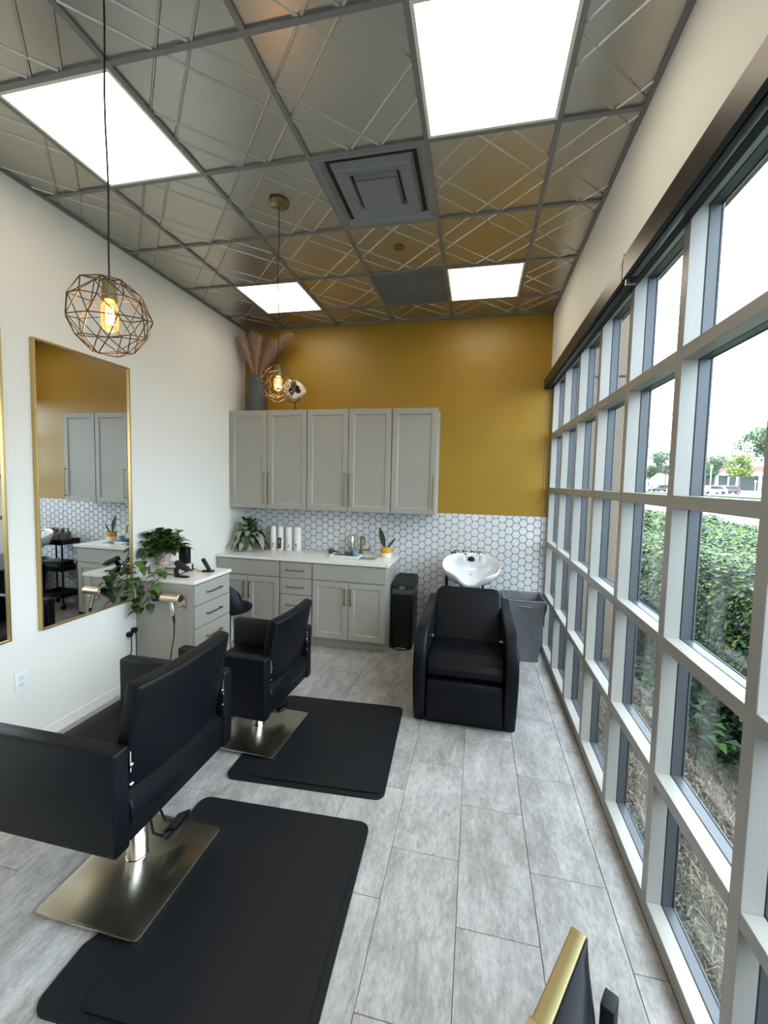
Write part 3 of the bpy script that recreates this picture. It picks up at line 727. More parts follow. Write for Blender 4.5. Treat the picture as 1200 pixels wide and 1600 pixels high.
# seat cushion
b = B(); pts = [(-.52, .345), (-.545, .37), (-.55, .41), (-.53, .445), (-.47, .462), (-.35, .458), (-.1, .43), (.1, .41), (.12, .36), (.1, .31), (-.3, .31), (-.5, .325)]
prism(b, pts, 0, -.258, .258, .014, 3); obj('seat_cushion', b, 'vinyl2', t)
b = B(); tube(b, [(-.24, -.30, .459), (-.22, -.30, .459), (.22, -.30, .459), (.24, -.30, .459)], .002, 5); obj('seat_seam', b, 'vinyl2', t)
# footrest panel
b = B(); prism(b, [(-.505, .035), (-.545, .06), (-.56, .2), (-.555, .30), (-.54, .325), (-.50, .33), (-.49, .1)], 0, -.256, .256, .012, 3); obj('footrest', b, 'vinyl2', t)
# backrest: leaning padded panel with rounded top corners
b = B(); bw, bh, bt = .272, .50, .078
out = [(-bw+.02, 0), (bw-.02, 0), (bw, .03), (bw-.004, bh-.10)]+[(bw-.07+.066*cos(a), bh-.07+.07*sin(a)) for a in (0, pi/8, pi/4, 3*pi/8, pi/2)]+[(-bw+.07-.066*sin(a), bh-.07+.07*cos(a)) for a in (0, pi/8, pi/4, 3*pi/8, pi/2)]+[(-bw+.004, bh-.10), (-bw, .03)]
tt = bmesh.new(); prism(tt, out, 1, -bt/2, bt/2, .022, 4)
merge(b, tt, Matrix.Translation((0, .03, .345)) @ Matrix.Rotation(RAD(-33), 4, 'X'))
obj('backrest', b, 'vinyl2', t)
b = B(); box(b, -.26, -.50, .0, .26, .44, .30, .01); obj('chair_frame', b, 'black', t)
# bowl pedestal belongs to the bowl
t = thing('shampoo_bowl', 'white porcelain shampoo bowl with chrome fittings at the head of the black chair', 'basin', (-.345, 2.335, 0))
tilt = Matrix.Translation((.01, .0, .925)) @ Matrix.Rotation(RAD(17), 4, 'X')
def rimf(a):
    # a=0 at front (-y). returns rim radius x, y and rim drop
    d = math.atan2(sin(a), cos(a))
    notch = math.exp(-(d/.36)**4)
    return notch
def bowlpt(a, k, inner):
    d = math.atan2(sin(a), cos(a)); notch = math.exp(-(abs(d)/.42)**3.2)
    ax, ay = .262, .235
    R = 1-.10*notch-.02*math.exp(-((abs(d)-.62)/.25)**2)
    ca, sa = -cos(a), sin(a)
    sq = (abs(sa)**2.35+abs(ca)**2.35)**(-1/2.35)
    X, Y = ax*sa*sq*R, ay*ca*sq*R
    z = -.095*notch
    return X, Y, z
b = B(); NA = 64
prof = [(.20, -.175, 0), (.34, -.168, 0), (.56, -.152, .05), (.78, -.118, .35), (.93, -.066, .8), (1.0, -.024, 1), (1.005, -.006, 1), (.985, .004, 1), (.95, .0, 1), (.915, -.02, 1), (.87, -.050, .85), (.76, -.088, .5), (.58, -.118, .2), (.34, -.134, 0), (.12, -.138, 0), (0, -.139, 0)]
rings = []
for (s_, z_, wn) in prof:
    if s_ == 0: rings.append([b.verts.new(tilt @ Vector((0, 0, z_)))]); continue
    ring = []
    for j in range(NA):
        X, Y, zn = bowlpt(2*pi*j/NA, 0, 0); ring.append(b.verts.new(tilt @ Vector((X*s_, Y*s_, z_+zn*wn))))
    rings.append(ring)
for i in range(len(rings)-1):
    A, C = rings[i], rings[i+1]
    for j in range(NA):
        if len(C) == 1: b.faces.new((A[j], A[(j+1) % NA], C[0]))
        else: b.faces.new((A[j], A[(j+1) % NA], C[(j+1) % NA], C[j]))
b.faces.new(rings[0][::-1]); obj('bowl', b, 'porcelain', t, angle=60)
b = B(); TT = bmesh.new(); lathe(TT, [(0, 0), (.012, 0), (.014, .002), (.012, .003), (0, .003)], (.0, .06, -.138), n=20); merge(b, TT, tilt); obj('drain', b, 'chrome', t)
b = B(); TT = bmesh.new()
lathe(TT, [(0, -.03), (.022, -.03), (.022, .03), (.017, .045), (0, .047)], (-.055, .155, -.01), n=18); tube(TT, [(-.055, .15, -.005), (-.04, .12, .01), (-.01, .085, .012)], [.014, .013, .012], 12); tube(TT, [(-.055, .155, .035), (-.03, .165, .05)], .007, 8)
merge(b, TT, tilt); obj('mixer_tap', b, 'chrome', t)
b = B(); TT = bmesh.new(); tube(TT, [(.0, .088, .014), (.0, .062, .016)], [.030, .034], 20); merge(b, TT, tilt); sp = obj('spray_head', b, 'chrome', t)
b = B(); TT = bmesh.new(); tube(TT, [(.0, .0625, .016), (.0, .060, .016)], .017, 18); merge(b, TT, tilt); obj('nozzle_face', b, 'black', sp)
b = B(); TT = bmesh.new(); lathe(TT, [(.018, -.03), (.018, .02), (.024, .024), (.024, .045), (.018, .052), (0, .052)], (.07, .15, -.01), n=18)
merge(b, TT, tilt); obj('vacuum_breaker', b, 'chrome', t)
b = B(); box(b, -.16, -.02, 0, .16, .16, .03, .008); lathe(b, [(.07, .03), (.06, .05), (.06, .66), (.09, .70), (.09, .715), (0, .715)], (0, .06, 0), n=24); obj('pedestal', b, 'black', t)

# trolley behind the bowl, with pump bottles
t = thing('rolling_trolley', 'black three-tier rolling trolley behind the shampoo bowl, seen in the mirror', 'trolley', (-.395, 2.675, 0))
TW, TD = .175, .13
for z in (.14, .47, .80):
    b = B(); box(b, -TW, -TD, z, TW, TD, z+.006, .002, 1)
    for (a1, a2, a3, a4) in ((-TW, -TD, TW, -TD+.006), (-TW, TD-.006, TW, TD), (-TW, -TD+.006, -TW+.006, TD-.006), (TW-.006, -TD+.006, TW, TD-.006)): box(b, a1, a2, z+.006, a3, a4, z+.06)
    obj('tray', b, 'black_met', t, smooth=False)
for sx1 in (-1, 1):
    for sy1 in (-1, 1):
        b = B(); tube(b, [(sx1*(TW+.004), sy1*(TD-.02), .06), (sx1*(TW+.004), sy1*(TD-.02), .865)], .01, 10); obj('post', b, 'black_met', t)
        b = B(); tube(b, [(sx1*(TW+.004)-.009, sy1*(TD-.02), .03), (sx1*(TW+.004)+.009, sy1*(TD-.02), .03)], .03, 16); tube(b, [(sx1*(TW+.004), sy1*(TD-.02), .03), (sx1*(TW+.004), sy1*(TD-.02), .065)], .008, 8); obj('caster', b, 'black', t)
def pump_bottle(loc, colr, label, hh=.138):
    t = thing('pump_bottle', label, 'bottle', loc, RAD(random.uniform(-30, 30)), 'pump bottles on the trolley')
    b = B(); lathe(b, [(0, 0), (.028, 0), (.031, .004), (.031, hh-.008), (.026, hh-.001), (.013, hh), (0, hh)], n=20); obj('bottle_body', b, colr, t)
    b = B(); lathe(b, [(.013, hh-.001), (.014, hh+.016), (.005, hh+.018), (.005, hh+.034), (.012, hh+.036), (.012, hh+.044), (0, hh+.046)], n=14); tube(b, [(0, 0, hh+.040), (.02, 0, hh+.041), (.04, 0, hh+.034)], .005, 8); obj('pump', b, 'black', t)
    return t
bl = [(-.525, 2.61), (-.445, 2.60), (-.365, 2.61), (-.28, 2.605), (-.50, 2.71), (-.42, 2.72), (-.34, 2.71), (-.265, 2.715)]
for k, (bx, by) in enumerate(bl):
    pump_bottle((bx, by, .807), 'pump_brown' if k in (0, 4) else 'pump_grey', ('taupe' if k in (0, 4) else 'pale grey')+' pump bottle on the trolley, '+('front' if k < 4 else 'back')+' row, '+['leftmost', 'second from left', 'third from left', 'rightmost'][k % 4])
tw = thing('folded_towel', 'dark folded towel on the middle tier of the black trolley', 'towel', (-.375, 2.675, .477))
b = B()
for q in range(4): box(b, -.15, -.09, q*.028, .15, .09, q*.028+.027, .012, 3)
obj('cloth', b, 'blackm', tw)

# step bin
t = thing('step_bin', 'slim black step bin with grey rim between cabinet and shampoo chair', 'bin', (-.990, 2.645, 0))
w2, d2 = .112, .185
def rrect(w_, d_, r_, n=5): return [p for (cx_, cy_, a0) in ((w_-r_, -d_+r_, -pi/2), (w_-r_, d_-r_, 0), (-w_+r_, d_-r_, pi/2), (-w_+r_, -d_+r_, pi)) for p in [(cx_+r_*cos(a0+pi/2*k/n), cy_+r_*sin(a0+pi/2*k/n)) for k in range(n+1)]]
b = B(); prism(b, rrect(w2-.012, d2-.012, .03), 2, .0, .04, .004); prism(b, rrect(w2-.006, d2-.006, .03), 2, .04, .555, .006); obj('body', b, 'black', t)
b = B(); prism(b, rrect(w2-.001, d2-.001, .03), 2, .557, .608, .004); obj('liner_rim', b, 'frame_out', t)['label'] = 'grey inner bin rim'
b = B(); rr_ = rrect(w2, d2, .035); tt = bmesh.new(); A = [tt.verts.new((p[0], p[1], .61)) for p in rr_]; C = [tt.verts.new((p[0], p[1], .648+(.03 if p[1] > 0 else 0))) for p in rr_]; Dd = [tt.verts.new((p[0]*.86, p[1]*.86-.0, .668+(.03 if p[1] > 0 else 0))) for p in rr_]
for i in range(len(rr_)):
    j = (i+1) % len(rr_); tt.faces.new((A[i], A[j], C[j], C[i])); tt.faces.new((C[i], C[j], Dd[j], Dd[i]))
tt.faces.new(Dd); tt.faces.new(A[::-1]); merge(b, tt); obj('lid', b, 'blackm', t, angle=30)
b = B(); box(b, -.028, -d2-.006, .612, .028, -d2+.004, .640, .002); obj('lid_latch', b, 'steel_wire', t)['label'] = 'bright steel lid latch'
b = B(); box(b, -.055, -d2-.03, .022, .055, -d2+.02, .034, .005); obj('foot_pedal', b, 'chrome', t)['label'] = 'chrome foot pedal'

# laundry basket
t = thing('laundry_basket', 'tapered grey canvas hamper between the shampoo chair and window', 'basket', (.165, 2.635, 0))
b = B()
def bp(u, z): # tapered rectangle loop
    k = z/.585; hw_, hd_ = .145+.04*k, .13+.045*k
    P = [(-hw_, -hd_), (hw_, -hd_), (hw_, hd_), (-hw_, hd_)]; i = int(u*4) % 4; f = u*4-int(u*4); a, c = P[i], P[(i+1) % 4]
    wob = .004*sin(u*40+z*9)
    return Vector((a[0]+(c[0]-a[0])*f, a[1]+(c[1]-a[1])*f+wob, z))
N_ = 32
zz = [.004, .15, .3, .45, .585]
for inn in (0, 1):
    R_ = [[b.verts.new(bp(j/N_, z)*1.0 if not inn else Vector((bp(j/N_, z).x*.95, bp(j/N_, z).y*.95, z+.006*(z < .01)))) for j in range(N_)] for z in zz]
    for i in range(4):
        for j in range(N_): b.faces.new((R_[i][j], R_[i][(j+1) % N_], R_[i+1][(j+1) % N_], R_[i+1][j]))
    b.faces.new(R_[0])
    if not inn: R0 = R_
for j in range(N_): b.faces.new((R0[4][j], R0[4][(j+1) % N_], R_[4][(j+1) % N_], R_[4][j]))
obj('canvas_body', b, 'basket', t, angle=40)
b = B(); tube(b, [bp(j/N_, .583)*1.0+Vector((0, 0, .004)) for j in range(N_)], .007, 6, closed=True); obj('rim', b, 'basket', t)
b = B(); tube(b, [(-.05, -.176, .53), (-.04, -.184, .537), (.04, -.184, .537), (.05, -.176, .53)], .007, 8); box(b, -.065, -.179, .522, -.045, -.172, .545); box(b, .045, -.179, .522, .065, -.172, .545); obj('handle', b, 'basket', t)
b = B(); surf(b, lambda u, v: Vector((.193+.01*sin(v*6), -.12+u*.2, .60-.26*v)), 6, 8); surf(b, lambda u, v: Vector((.188, -.12+u*.2, .60-.26*v)), 6, 8); obj('loose_lid_flap', b, 'basket', t)

# ================================================================ PENDANTS
def pendant(x, y, zc, R_, label, rz=0, tiltv=0):
    t = thing('pendant_lamp', label, 'lamp', (x, y, H), 0, 'geometric wire pendant lamps')
    dz = zc-H
    b = B(); lathe(b, [(0, -.026), (.012, -.026), (.045, -.020), (.058, -.010), (.060, 0)], n=32); obj('canopy', b, 'pendsocket', t)
    b = B(); ln = -(dz+R_*.92); tube(b, [(.004*sin(k*1.1)*min(k, 3)/3*(1 if k < 9 else 0), 0, -.02-(ln-.02)*k/10) for k in range(11)], .0028, 8); obj('cord', b, 'cord', t)
    b = B(); lathe(b, [(.004, dz+R_*1.02), (.012, dz+R_*.98), (.014, dz+R_*.9), (.021, dz+R_*.88), (.021, dz+R_*.70), (.023, dz+R_*.69), (.023, dz+R_*.40), (.019, dz+R_*.38), (0, dz+R_*.38)], n=24); obj('socket', b, 'pendsocket', t)
    b = B(); lathe(b, [(.014, dz+R_*.39), (.020, dz+R_*.33), (.025, dz+R_*.24), (.026, dz+R_*.1), (.026, dz-R_*.22), (.023, dz-R_*.32), (.012, dz-R_*.38), (0, dz-R_*.39)], n=20); bo = obj('bulb', b, 'bulb', t)
    b = B()
    for k in range(8):
        a = k*pi/4; rr_ = .010; tube(b, [(rr_*cos(a), rr_*sin(a), dz+R_*.25), (rr_*1.25*cos(a+.2), rr_*1.25*sin(a+.2), dz-R_*.2)], .0011, 5)
    obj('filament', b, 'filament', bo)
    tt = bmesh.new(); bmesh.ops.create_icosphere(tt, subdivisions=2, radius=R_)
    rnd = random.Random(11)
    for v in tt.verts:
        n = v.co.normalized(); v.co = n*R_*(1+rnd.uniform(-.05, .04))+Vector((rnd.uniform(-1, 1), rnd.uniform(-1, 1), rnd.uniform(-1, 1)))*R_*.07
    b = B(); mt = Matrix.Translation((0, 0, dz)) @ Matrix.Rotation(rz, 4, 'Z') @ Matrix.Rotation(tiltv, 4, 'X')
    top = max(tt.verts, key=lambda v: (mt @ v.co).z)
    for e in tt.edges:
        if top in e.verts: continue
        a, c = (mt @ v.co for v in e.verts); tube(b, [a, c], .0019, 5)
    tube(b, [(.02*cos(q*pi/4), .02*sin(q*pi/4), dz+R_*.9) for q in range(8)], .002, 5, closed=True)
    for e in top.link_edges:
        v = e.other_vert(top); p = mt @ v.co; d = Vector((p.x, p.y, 0)).normalized()*.02; tube(b, [p, (d.x, d.y, dz+R_*.9)], .0019, 5)
    obj('wire_cage', b, 'pendwire', t); tt.free()
    L = bpy.data.lights.new('bulb_glow', 'POINT'); L.energy = 1.3; L.color = (1, .62, .3); L.shadow_soft_size = .03
    lo = bpy.data.objects.new('bulb_glow', L); COL.objects.link(lo); lo.parent = t; lo.location = (0, 0, dz-R_*.45)
    return t
pendant(-1.536, -.298, 2.204, .128, 'near pendant lamp with faceted wire cage and glowing bulb, by the mirror', .3, .25)
pendant(-1.534, .902, 2.258, .110, 'further pendant lamp with faceted wire cage, hanging before the wall cabinets', 1.1, .5)

# ================================================================ SMALL THINGS
# outlets
def outlet(y, z, label):
    t = thing('wall_outlet', label, 'outlet', (XL+.001, y, z))
    b = B(); box(b, 0, -.036, -.058, .005, .036, .058, .002); obj('cover_plate', b, 'outlet', t)
    for s_ in (-1, 1):
        b = B(); box(b, .005, -.017, s_*.021-.015, .008, .017, s_*.021+.015, .001); f = obj('receptacle', b, 'outlet', t)
        b = B(); box(b, .008, -.009, s_*.021+.0, .0085, -.006, s_*.021+.009); box(b, .008, .006, s_*.021+.001, .0085, .009, s_*.021+.009); tube(b, [(.008, 0, s_*.021-.007), (.0085, 0, s_*.021-.007)], .003, 8); obj('slot', b, 'plug_dark', f, smooth=False)
    return t
outlet(.388, .437, 'white wall outlet low on the left wall near the camera')
outlet(1.165, .43, 'white wall outlet beside the grey station, holding two black plugs')
def plug(y, z, yend, label):
    t = thing('power_plug', label, 'plug', (XL+.010, y, z), 0, 'black plugs in the outlet by the station')
    b = B(); box(b, 0, -.018, -.018, .038, .018, .018, .006, 3); obj('plug_body', b, 'black', t)
    b = B(); tube(b, [(.03, 0, -.01), (.034, 0, -.05), (.03, .005, -.12), (.02, yend, -.25), (.02, yend*1.4, -.43+.012)], .004, 8); obj('cord', b, 'cord', t)
plug(1.150, .443, -.02, 'left black plug with its cord in the outlet by the station')
plug(1.196, .462, .012, 'right black plug with its cord in the outlet by the station')

# leaf helpers
def leafpts(L, W, heart=False, n=6):
    out = []
    for i in range(n+1):
        u = i/n
        w = W*(sin(pi*u**.72)**.9 if heart else sin(pi*u)**.8)
        out.append((u*L, w/2))
    return out
def add_leaf(bm, base, d, upv, L, W, heart=False, droop=.5, mi=0, fold=.25):
    d = Vector(d).normalized(); side = d.cross(Vector(upv)).normalized(); nrm = side.cross(d).normalized()
    prev = None; n = 6
    for i, (s_, w) in enumerate(leafpts(L, W, heart, n)):
        u = i/n; c = Vector(base)+d*s_*(1-.25*droop*u)-Vector((0, 0, 1))*droop*L*.55*u*u
        a = bm.verts.new(c-side*w+nrm*w*fold); m = bm.verts.new(c); e = bm.verts.new(c+side*w+nrm*w*fold)
        if prev:
            for (p, q, r_, s2) in ((prev[0], prev[1], m, a), (prev[1], prev[2], e, m)):
                f = bm.faces.new((p, q, r_, s2)); f.material_index = mi
        prev = (a, m, e)
# shelf riser on station
ST = .876
t = thing('display_riser', 'low clear shelf on brass legs on the station top, under the pothos', 'stand', (-2.775, 1.47, ST))
b = B(); box(b, -.15, -.10, .058, .13, .10, .066, .001, 1); obj('shelf', b, 'acrylic', t)
for sx1, sy1 in ((-1, -1), (1, -1), (1, 1), (-1, 1)):
    b = B(); cx_, cy_ = (-.143 if sx1 < 0 else .123), sy1*.093; box(b, cx_-.005, cy_-.005, 0, cx_+.005, cy_+.005, .058); obj('leg', b, 'brass', t, smooth=False)
b = B(); box(b, -.148, -.101, 0, .128, -.097, .008); box(b, -.148, .097, 0, .128, .101, .008); box(b, .126, -.1, 0, .130, .1, .008); obj('lower_rail', b, 'brass', t, smooth=False)
# pothos
pz = ST+.067
t = thing('potted_pothos', 'trailing green pothos in a blush striped pot on the station by the mirror', 'plant', (-2.835, 1.44, pz))
b = B(); prof = [(0, 0), (.036, 0), (.042, .006), (.050, .03), (.060, .07), (.068, .105), (.070, .112), (.064, .112), (.060, .098), (0, .096)]
lathe(b, prof, n=30, mids=[0]*9); obj('pot', b, 'pot_pink', t)
b = B()
for k in range(7):
    z = .028+k*.0115; r_ = .0495+(z-.03)*.245+.0006; lathe(b, [(r_, z), (r_+.0012, z+.002), (r_+.001, z+.0045)], n=30)
obj('stripe', b, 'pot_stripe', t)
b = B(); lathe(b, [(0, .097), (.06, .0975)], n=20); obj('soil', b, 'soil', t)
rnd = random.Random(5)
stems = B()
def leafobj(base, d, L, W, heart, droop, m):
    b = B(); add_leaf(b, (0, 0, 0), d, (0, 0, 1), L, W, heart, droop, 0)
    return obj('leaf', b, m, t, base)
wallx = (XL+.004)-(-2.835)
for k in range(135):
    a = rnd.uniform(0, 2*pi); el = rnd.uniform(-.2, 1.15); rr_ = rnd.uniform(.02, .115)
    base = Vector((cos(a)*rr_, sin(a)*rr_*1.25, .135+sin(max(el, 0))*rnd.uniform(.03, .15)))
    d = Vector((cos(a)*cos(el), sin(a)*cos(el), sin(el)*.6+.05)); L = rnd.uniform(.085, .135)
    tip = base+d*L
    if tip.x < wallx+.01: d.x = abs(d.x)*.4+.1
    base.x = max(base.x, wallx+.05); d.x = max(d.x, -.15)
    leafobj(base, d, L, L*.72, True, rnd.uniform(.3, 1.0), 'leaf' if rnd.random() < .75 else 'leaf_lt')
    tube(stems, [(cos(a)*.015, sin(a)*.015, .095), (base.x*.6, base.y*.6, base.z*.8+.02), base], .0016, 5)
vines = [[(.02, -.05, .11), (-.02, -.14, .06), (-.03, -.24, -.03), (-.01, -.25, -.12), (.01, -.255, -.22), (-.01, -.26, -.30)],
         [(.04, -.05, .11), (.09, -.14, .05), (.12, -.24, -.04), (.14, -.265, -.10), (.13, -.27, -.18), (.10, -.27, -.25)],
         [(-.02, -.06, .11), (-.07, -.14, .08), (-.09, -.25, .02), (-.10, -.26, -.06), (-.08, -.26, -.13), (-.09, -.27, -.22), (-.06, -.27, -.33)],
         [(.05, -.03, .11), (.10, -.12, .03), (.17, -.25, -.065), (.15, -.26, -.15)],
         [(-.04, -.05, .12), (-.08, -.18, .10), (-.09, -.30, .03), (-.06, -.33, -.05), (-.02, -.34, -.12)]]
for vi, v in enumerate(vines):
    v = [(max(p[0], -.035) if p[1] < -.1 else p[0], p[1], p[2]) for p in v]
    tube(stems, v, .0016, 5)
    for k in range(1, len(v)):
        for q in (0, .5):
            if q == 0 and k == 1: continue
            p = Vector(v[k])*(1-q)+Vector(v[k-1])*q; s_ = 1 if (k+int(q*2)) % 2 else -1
            leafobj(p, (s_*rnd.uniform(.3, .9) if p.x > -.05 else abs(rnd.uniform(.3, .8)), -.3, rnd.uniform(-.3, .1)), rnd.uniform(.07, .105), rnd.uniform(.05, .072), True, rnd.uniform(.6, 1.3), 'leaf' if rnd.random() < .75 else 'leaf_lt')
tube(stems, [(-.035, -.26, -.14), (.03, -.275, -.20), (.05, -.29, -.28), (.0, -.29, -.36), (-.04, -.28, -.375)], .0016, 5)
obj('stems', stems, 'vine', t)
# black device behind the pot
t = thing('clipper_case', 'black upright box on the clear shelf behind the pothos', 'case', (-2.70, 1.525, ST+.067))
b = B(); box(b, -.035, -.03, 0, .04, .03, .13, .006, 3); obj('case_body', b, 'black', t)
b = B(); tube(b, [(.041, 0, .08), (.047, 0, .08)], .008, 10); obj('latch', b, 'blackm', t)
# clipper on stand (front)
t = thing('hair_clipper', 'black clipper lying on its curved charging stand, front of the station top', 'clipper', (-2.575, 1.335, ST), RAD(-6))
b = B(); prism(b, rrect(.065, .028, .026), 2, 0, .009, .003); obj('stand_base', b, 'black', t)
b = B(); pth = [(-.05, .0), (-.062, .04), (-.05, .085), (-.03, .105)]
surf(b, lambda u, v: Vector((-.05-.016*sin(v*pi)+.03*v*v, -.022+u*.044, .006+.095*v)), 3, 10); surf(b, lambda u, v: Vector((-.044-.016*sin(v*pi)+.03*v*v, -.022+u*.044, .006+.095*v)), 3, 10); obj('stand_arm', b, 'black', t)
b = B(); mt = Matrix.Translation((.0, 0, .088)) @ Matrix.Rotation(RAD(24), 4, 'Y'); tbox(b, mt, .13, .045, .042, .014, 4); tbox(b, mt @ Matrix.Translation((.07, 0, 0)), .022, .04, .014, .003, 2); obj('clipper_body', b, 'blackm', t)
b = B(); tbox(b, mt @ Matrix.Translation((.082, 0, 0)), .006, .038, .006, .001, 1); obj('blade', b, 'steel_wire', t)
t = thing('trimmer', 'slim black trimmer leaning in its base at the back of the station top', 'trimmer', (-2.50, 1.56, ST), RAD(15))
b = B(); prism(b, rrect(.05, .025, .02), 2, 0, .014, .004); obj('charging_base', b, 'black', t)
b = B(); mt = Matrix.Translation((-.018, 0, .062)) @ Matrix.Rotation(RAD(-30), 4, 'Y'); tbox(b, mt, .032, .03, .115, .012, 4); obj('trimmer_body', b, 'blackm', t)
b = B(); tube(b, [(-.05, 0, .008), (-.075, -.01, .006), (-.10, -.03, .03), (-.115, -.04, .045), (-.13, -.02, .006)], .003, 6); obj('cord', b, 'cord', t)
# hair dryer in its holder on the station side
t = thing('dryer_holder', 'rose gold bracket screwed to the side of the grey station', 'holder', (-2.50, SY0+.011, .70))
b = B(); box(b, -.03, -.004, -.055, .03, 0, .045, .002); obj('mounting_plate', b, 'rose', t)
b = B(); tube(b, [(.01, -.004, .01), (.01, -.03, .01)], .008, 10); tube(b, [(.0+.034*cos(a*pi/8), -.045, .035+.034*sin(a*pi/8)) for a in range(8, 17)], .004, 8); box(b, -.02, -.04, -.035, .024, -.004, -.028, .002); obj('hook', b, 'rose', t)
t = thing('hair_dryer', 'rose gold hair dryer with dark nozzle hanging on the station side', 'hair dryer', (-2.56, SY0-.050, .752))
b = B(); tube(b, [(-.075, 0, 0), (-.07, 0, 0), (.06, 0, 0), (.088, 0, 0), (.092, 0, 0)], [.026, .031, .033, .033, .028], 20); obj('barrel', b, 'rose', t)
b = B(); tube(b, [(-.076, 0, 0), (-.10, 0, -.002), (-.135, 0, -.004)], [.026, .030, .036], 18); tube(b, [(.0925, 0, 0), (.096, 0, 0)], .026, 18); obj('nozzle', b, 'blackm', t)['label'] = 'dark grey nozzle'
b = B(); tube(b, [(.012, 0, -.03), (.020, -.004, -.07), (.034, -.008, -.125), (.036, -.008, -.135)], [.018, .016, .017, .014], 14); obj('handle', b, 'silver', t)['label'] = 'silver handle'
b = B(); tube(b, [(.036, -.008, -.134), (.040, -.008, -.165), (.044, -.01, -.20), (.040, -.01, -.30), (.02, -.01, -.40), (.0, .0, -.47), (-.03, .01, -.58), (-.03, .03, -.74)], [.011, .009, .005, .004, .004, .004, .004, .004], 8); obj('cord', b, 'cord', t)

# stool beyond the station
t = thing('rolling_stool', 'low black shell stool on a chrome base between station and base cabinets', 'stool', (-2.56, 1.985, 0))
b = B(); lathe(b, [(0, .40), (.15, .40), (.19, .42), (.195, .445), (.17, .462), (0, .468)], n=28); obj('seat', b, 'vinyl', t)
b = B()
def sh(u, v, off):
    a = RAD(-172)+u*RAD(164); r_ = .195+off; hgt = .26*(sin(pi*u)**.5); q_ = 1-.22*v**2.2
    return Vector((r_*cos(a)*q_, r_*sin(a)*q_, .435+hgt*v))
surf(b, lambda u, v: sh(u, v, 0), 24, 8); surf(b, lambda u, v: sh(u, v, -.016), 24, 8); obj('backrest', b, 'vinyl', t)
b = B(); tube(b, [(0, 0, .1), (0, 0, .40)], [.025, .022], 14); obj('gas_lift', b, 'chrome', t)
for k in range(5):
    a = 2*pi*k/5+.35
    b = B(); tube(b, [(.02*cos(a), .02*sin(a), .10), (.24*cos(a), .24*sin(a), .066)], [.014, .010], 10); obj('leg', b, 'chrome', t)
    b = B(); c_ = Vector((.245*cos(a), .245*sin(a), .026)); e_ = Vector((-sin(a), cos(a), 0))*.011; tube(b, [c_-e_, c_+e_], .026, 14); tube(b, [c_, c_+Vector((0, 0, .035))], .006, 8); obj('caster', b, 'black', t)

# counter things
KZ = CZ+.0005
bot = [(-2.493, 'nearest the plant, with a small dark print', 0), (-2.407, 'with the big black label', 1), (-2.310, 'with the mauve curl print', 2), (-2.208, 'nearest the faucet, with small mauve print', 3)]
for x_, lb, k in bot:
    t = thing('spray_can', 'tall white spray can on the counter '+lb, 'bottle', (x_, 2.70, KZ), 0, 'white spray cans on the counter')
    r_ = .037 if k < 2 else .041
    b = B(); lathe(b, [(0, 0), (r_-.002, 0), (r_, .003), (r_, .160), (r_-.001, .166), (0, .166)], n=28); obj('can_body', b, 'plastic_w', t)
    b = B(); lathe(b, [(r_-.001, .1665), (r_-.0005, .17), (r_-.002, .255), (r_-.006, .262), (0, .263)], n=28); obj('cap', b, 'plastic_w', t)
    b = B()
    def patch(x0a, x1a, z0, z1, rr_=r_+.0006):
        surf(b, lambda u, v: Vector((rr_*sin(x0a+(x1a-x0a)*u), -rr_*cos(x0a+(x1a-x0a)*u), z0+(z1-z0)*v)), 6, 1)
    if k == 0:
        for q in range(4): patch(-.1+q*.18, 0+q*.18, .05, .085-.006*(q % 2))
        patch(-.3, .5, .03, .036)
    elif k == 1: patch(-.75, .55, .02, .142)
    elif k == 2:
        for q in range(5): patch(-.12, .0, .045+q*.02, .058+q*.02)
        patch(-.3, .5, .035, .042); patch(.2, .45, .05, .07)
    else:
        patch(-.3, .1, .05, .085); patch(-.3, .15, .03, .036)
    obj('label_print', b, 'label_k' if k < 2 else 'label_p', t)
    if k == 1:
        b = B(); rr2 = r_+.0012; patch(-.35, .15, .09, .098, rr2); patch(-.3, .1, .078, .084, rr2); patch(-.2, .0, .105, .125, rr2); patch(-.3, .1, .045, .049, rr2); obj('label_lettering', b, 'plastic_w', t)
# silvery leafy plant
t = thing('potted_aglaonema', 'bushy silver-green leafy plant in a pale pot at the left end of the counter', 'plant', (-2.745, 2.60, KZ))
b = B(); lathe(b, [(0, 0), (.042, 0), (.046, .005), (.058, .07), (.060, .088), (.055, .088), (.053, .085), (0, .083)], n=26); obj('pot', b, 'pot_pink', t)
b = B(); lathe(b, [(0, .084), (.055, .085)], n=20); obj('soil', b, 'soil', t)
rnd = random.Random(3); stems = B()
for k in range(112):
    a = rnd.uniform(0, 2*pi); el = rnd.uniform(.0, 1.35); L = rnd.uniform(.17, .26)
    st = rnd.uniform(.03, .16)
    base = Vector((cos(a)*cos(el)*st*.7, sin(a)*cos(el)*st*.5, .10+sin(el)*st*1.15))
    d = Vector((cos(a)*cos(el), sin(a)*cos(el)*.8, sin(el)*.7))
    tip = base+d*L
    if -2.745+tip.x < XL+.02: d.x *= .15; base.x *= .4
    if 2.60+tip.y > YB-.02: d.y *= .2
    dr = min(rnd.uniform(.7, 1.5)*cos(el)+.35, max(0, (base.z+d.normalized().z*L*.8-.02)/(.55*L)))
    b = B(); add_leaf(b, (0, 0, 0), d, (0, 0, 1), L, L*.30, False, dr, 0, .35)
    add_leaf(b, (0, 0, .0012), d, (0, 0, 1), L*.97, L*.17, False, 0, 0, .35) if False else None
    obj('leaf', b, ('leaf_var', 'leaf_dk', 'leaf_var', 'leaf')[k % 4], t, base)
    tube(stems, [(0, 0, .085), base*.6+Vector((0, 0, .03)), base], .0022, 5)
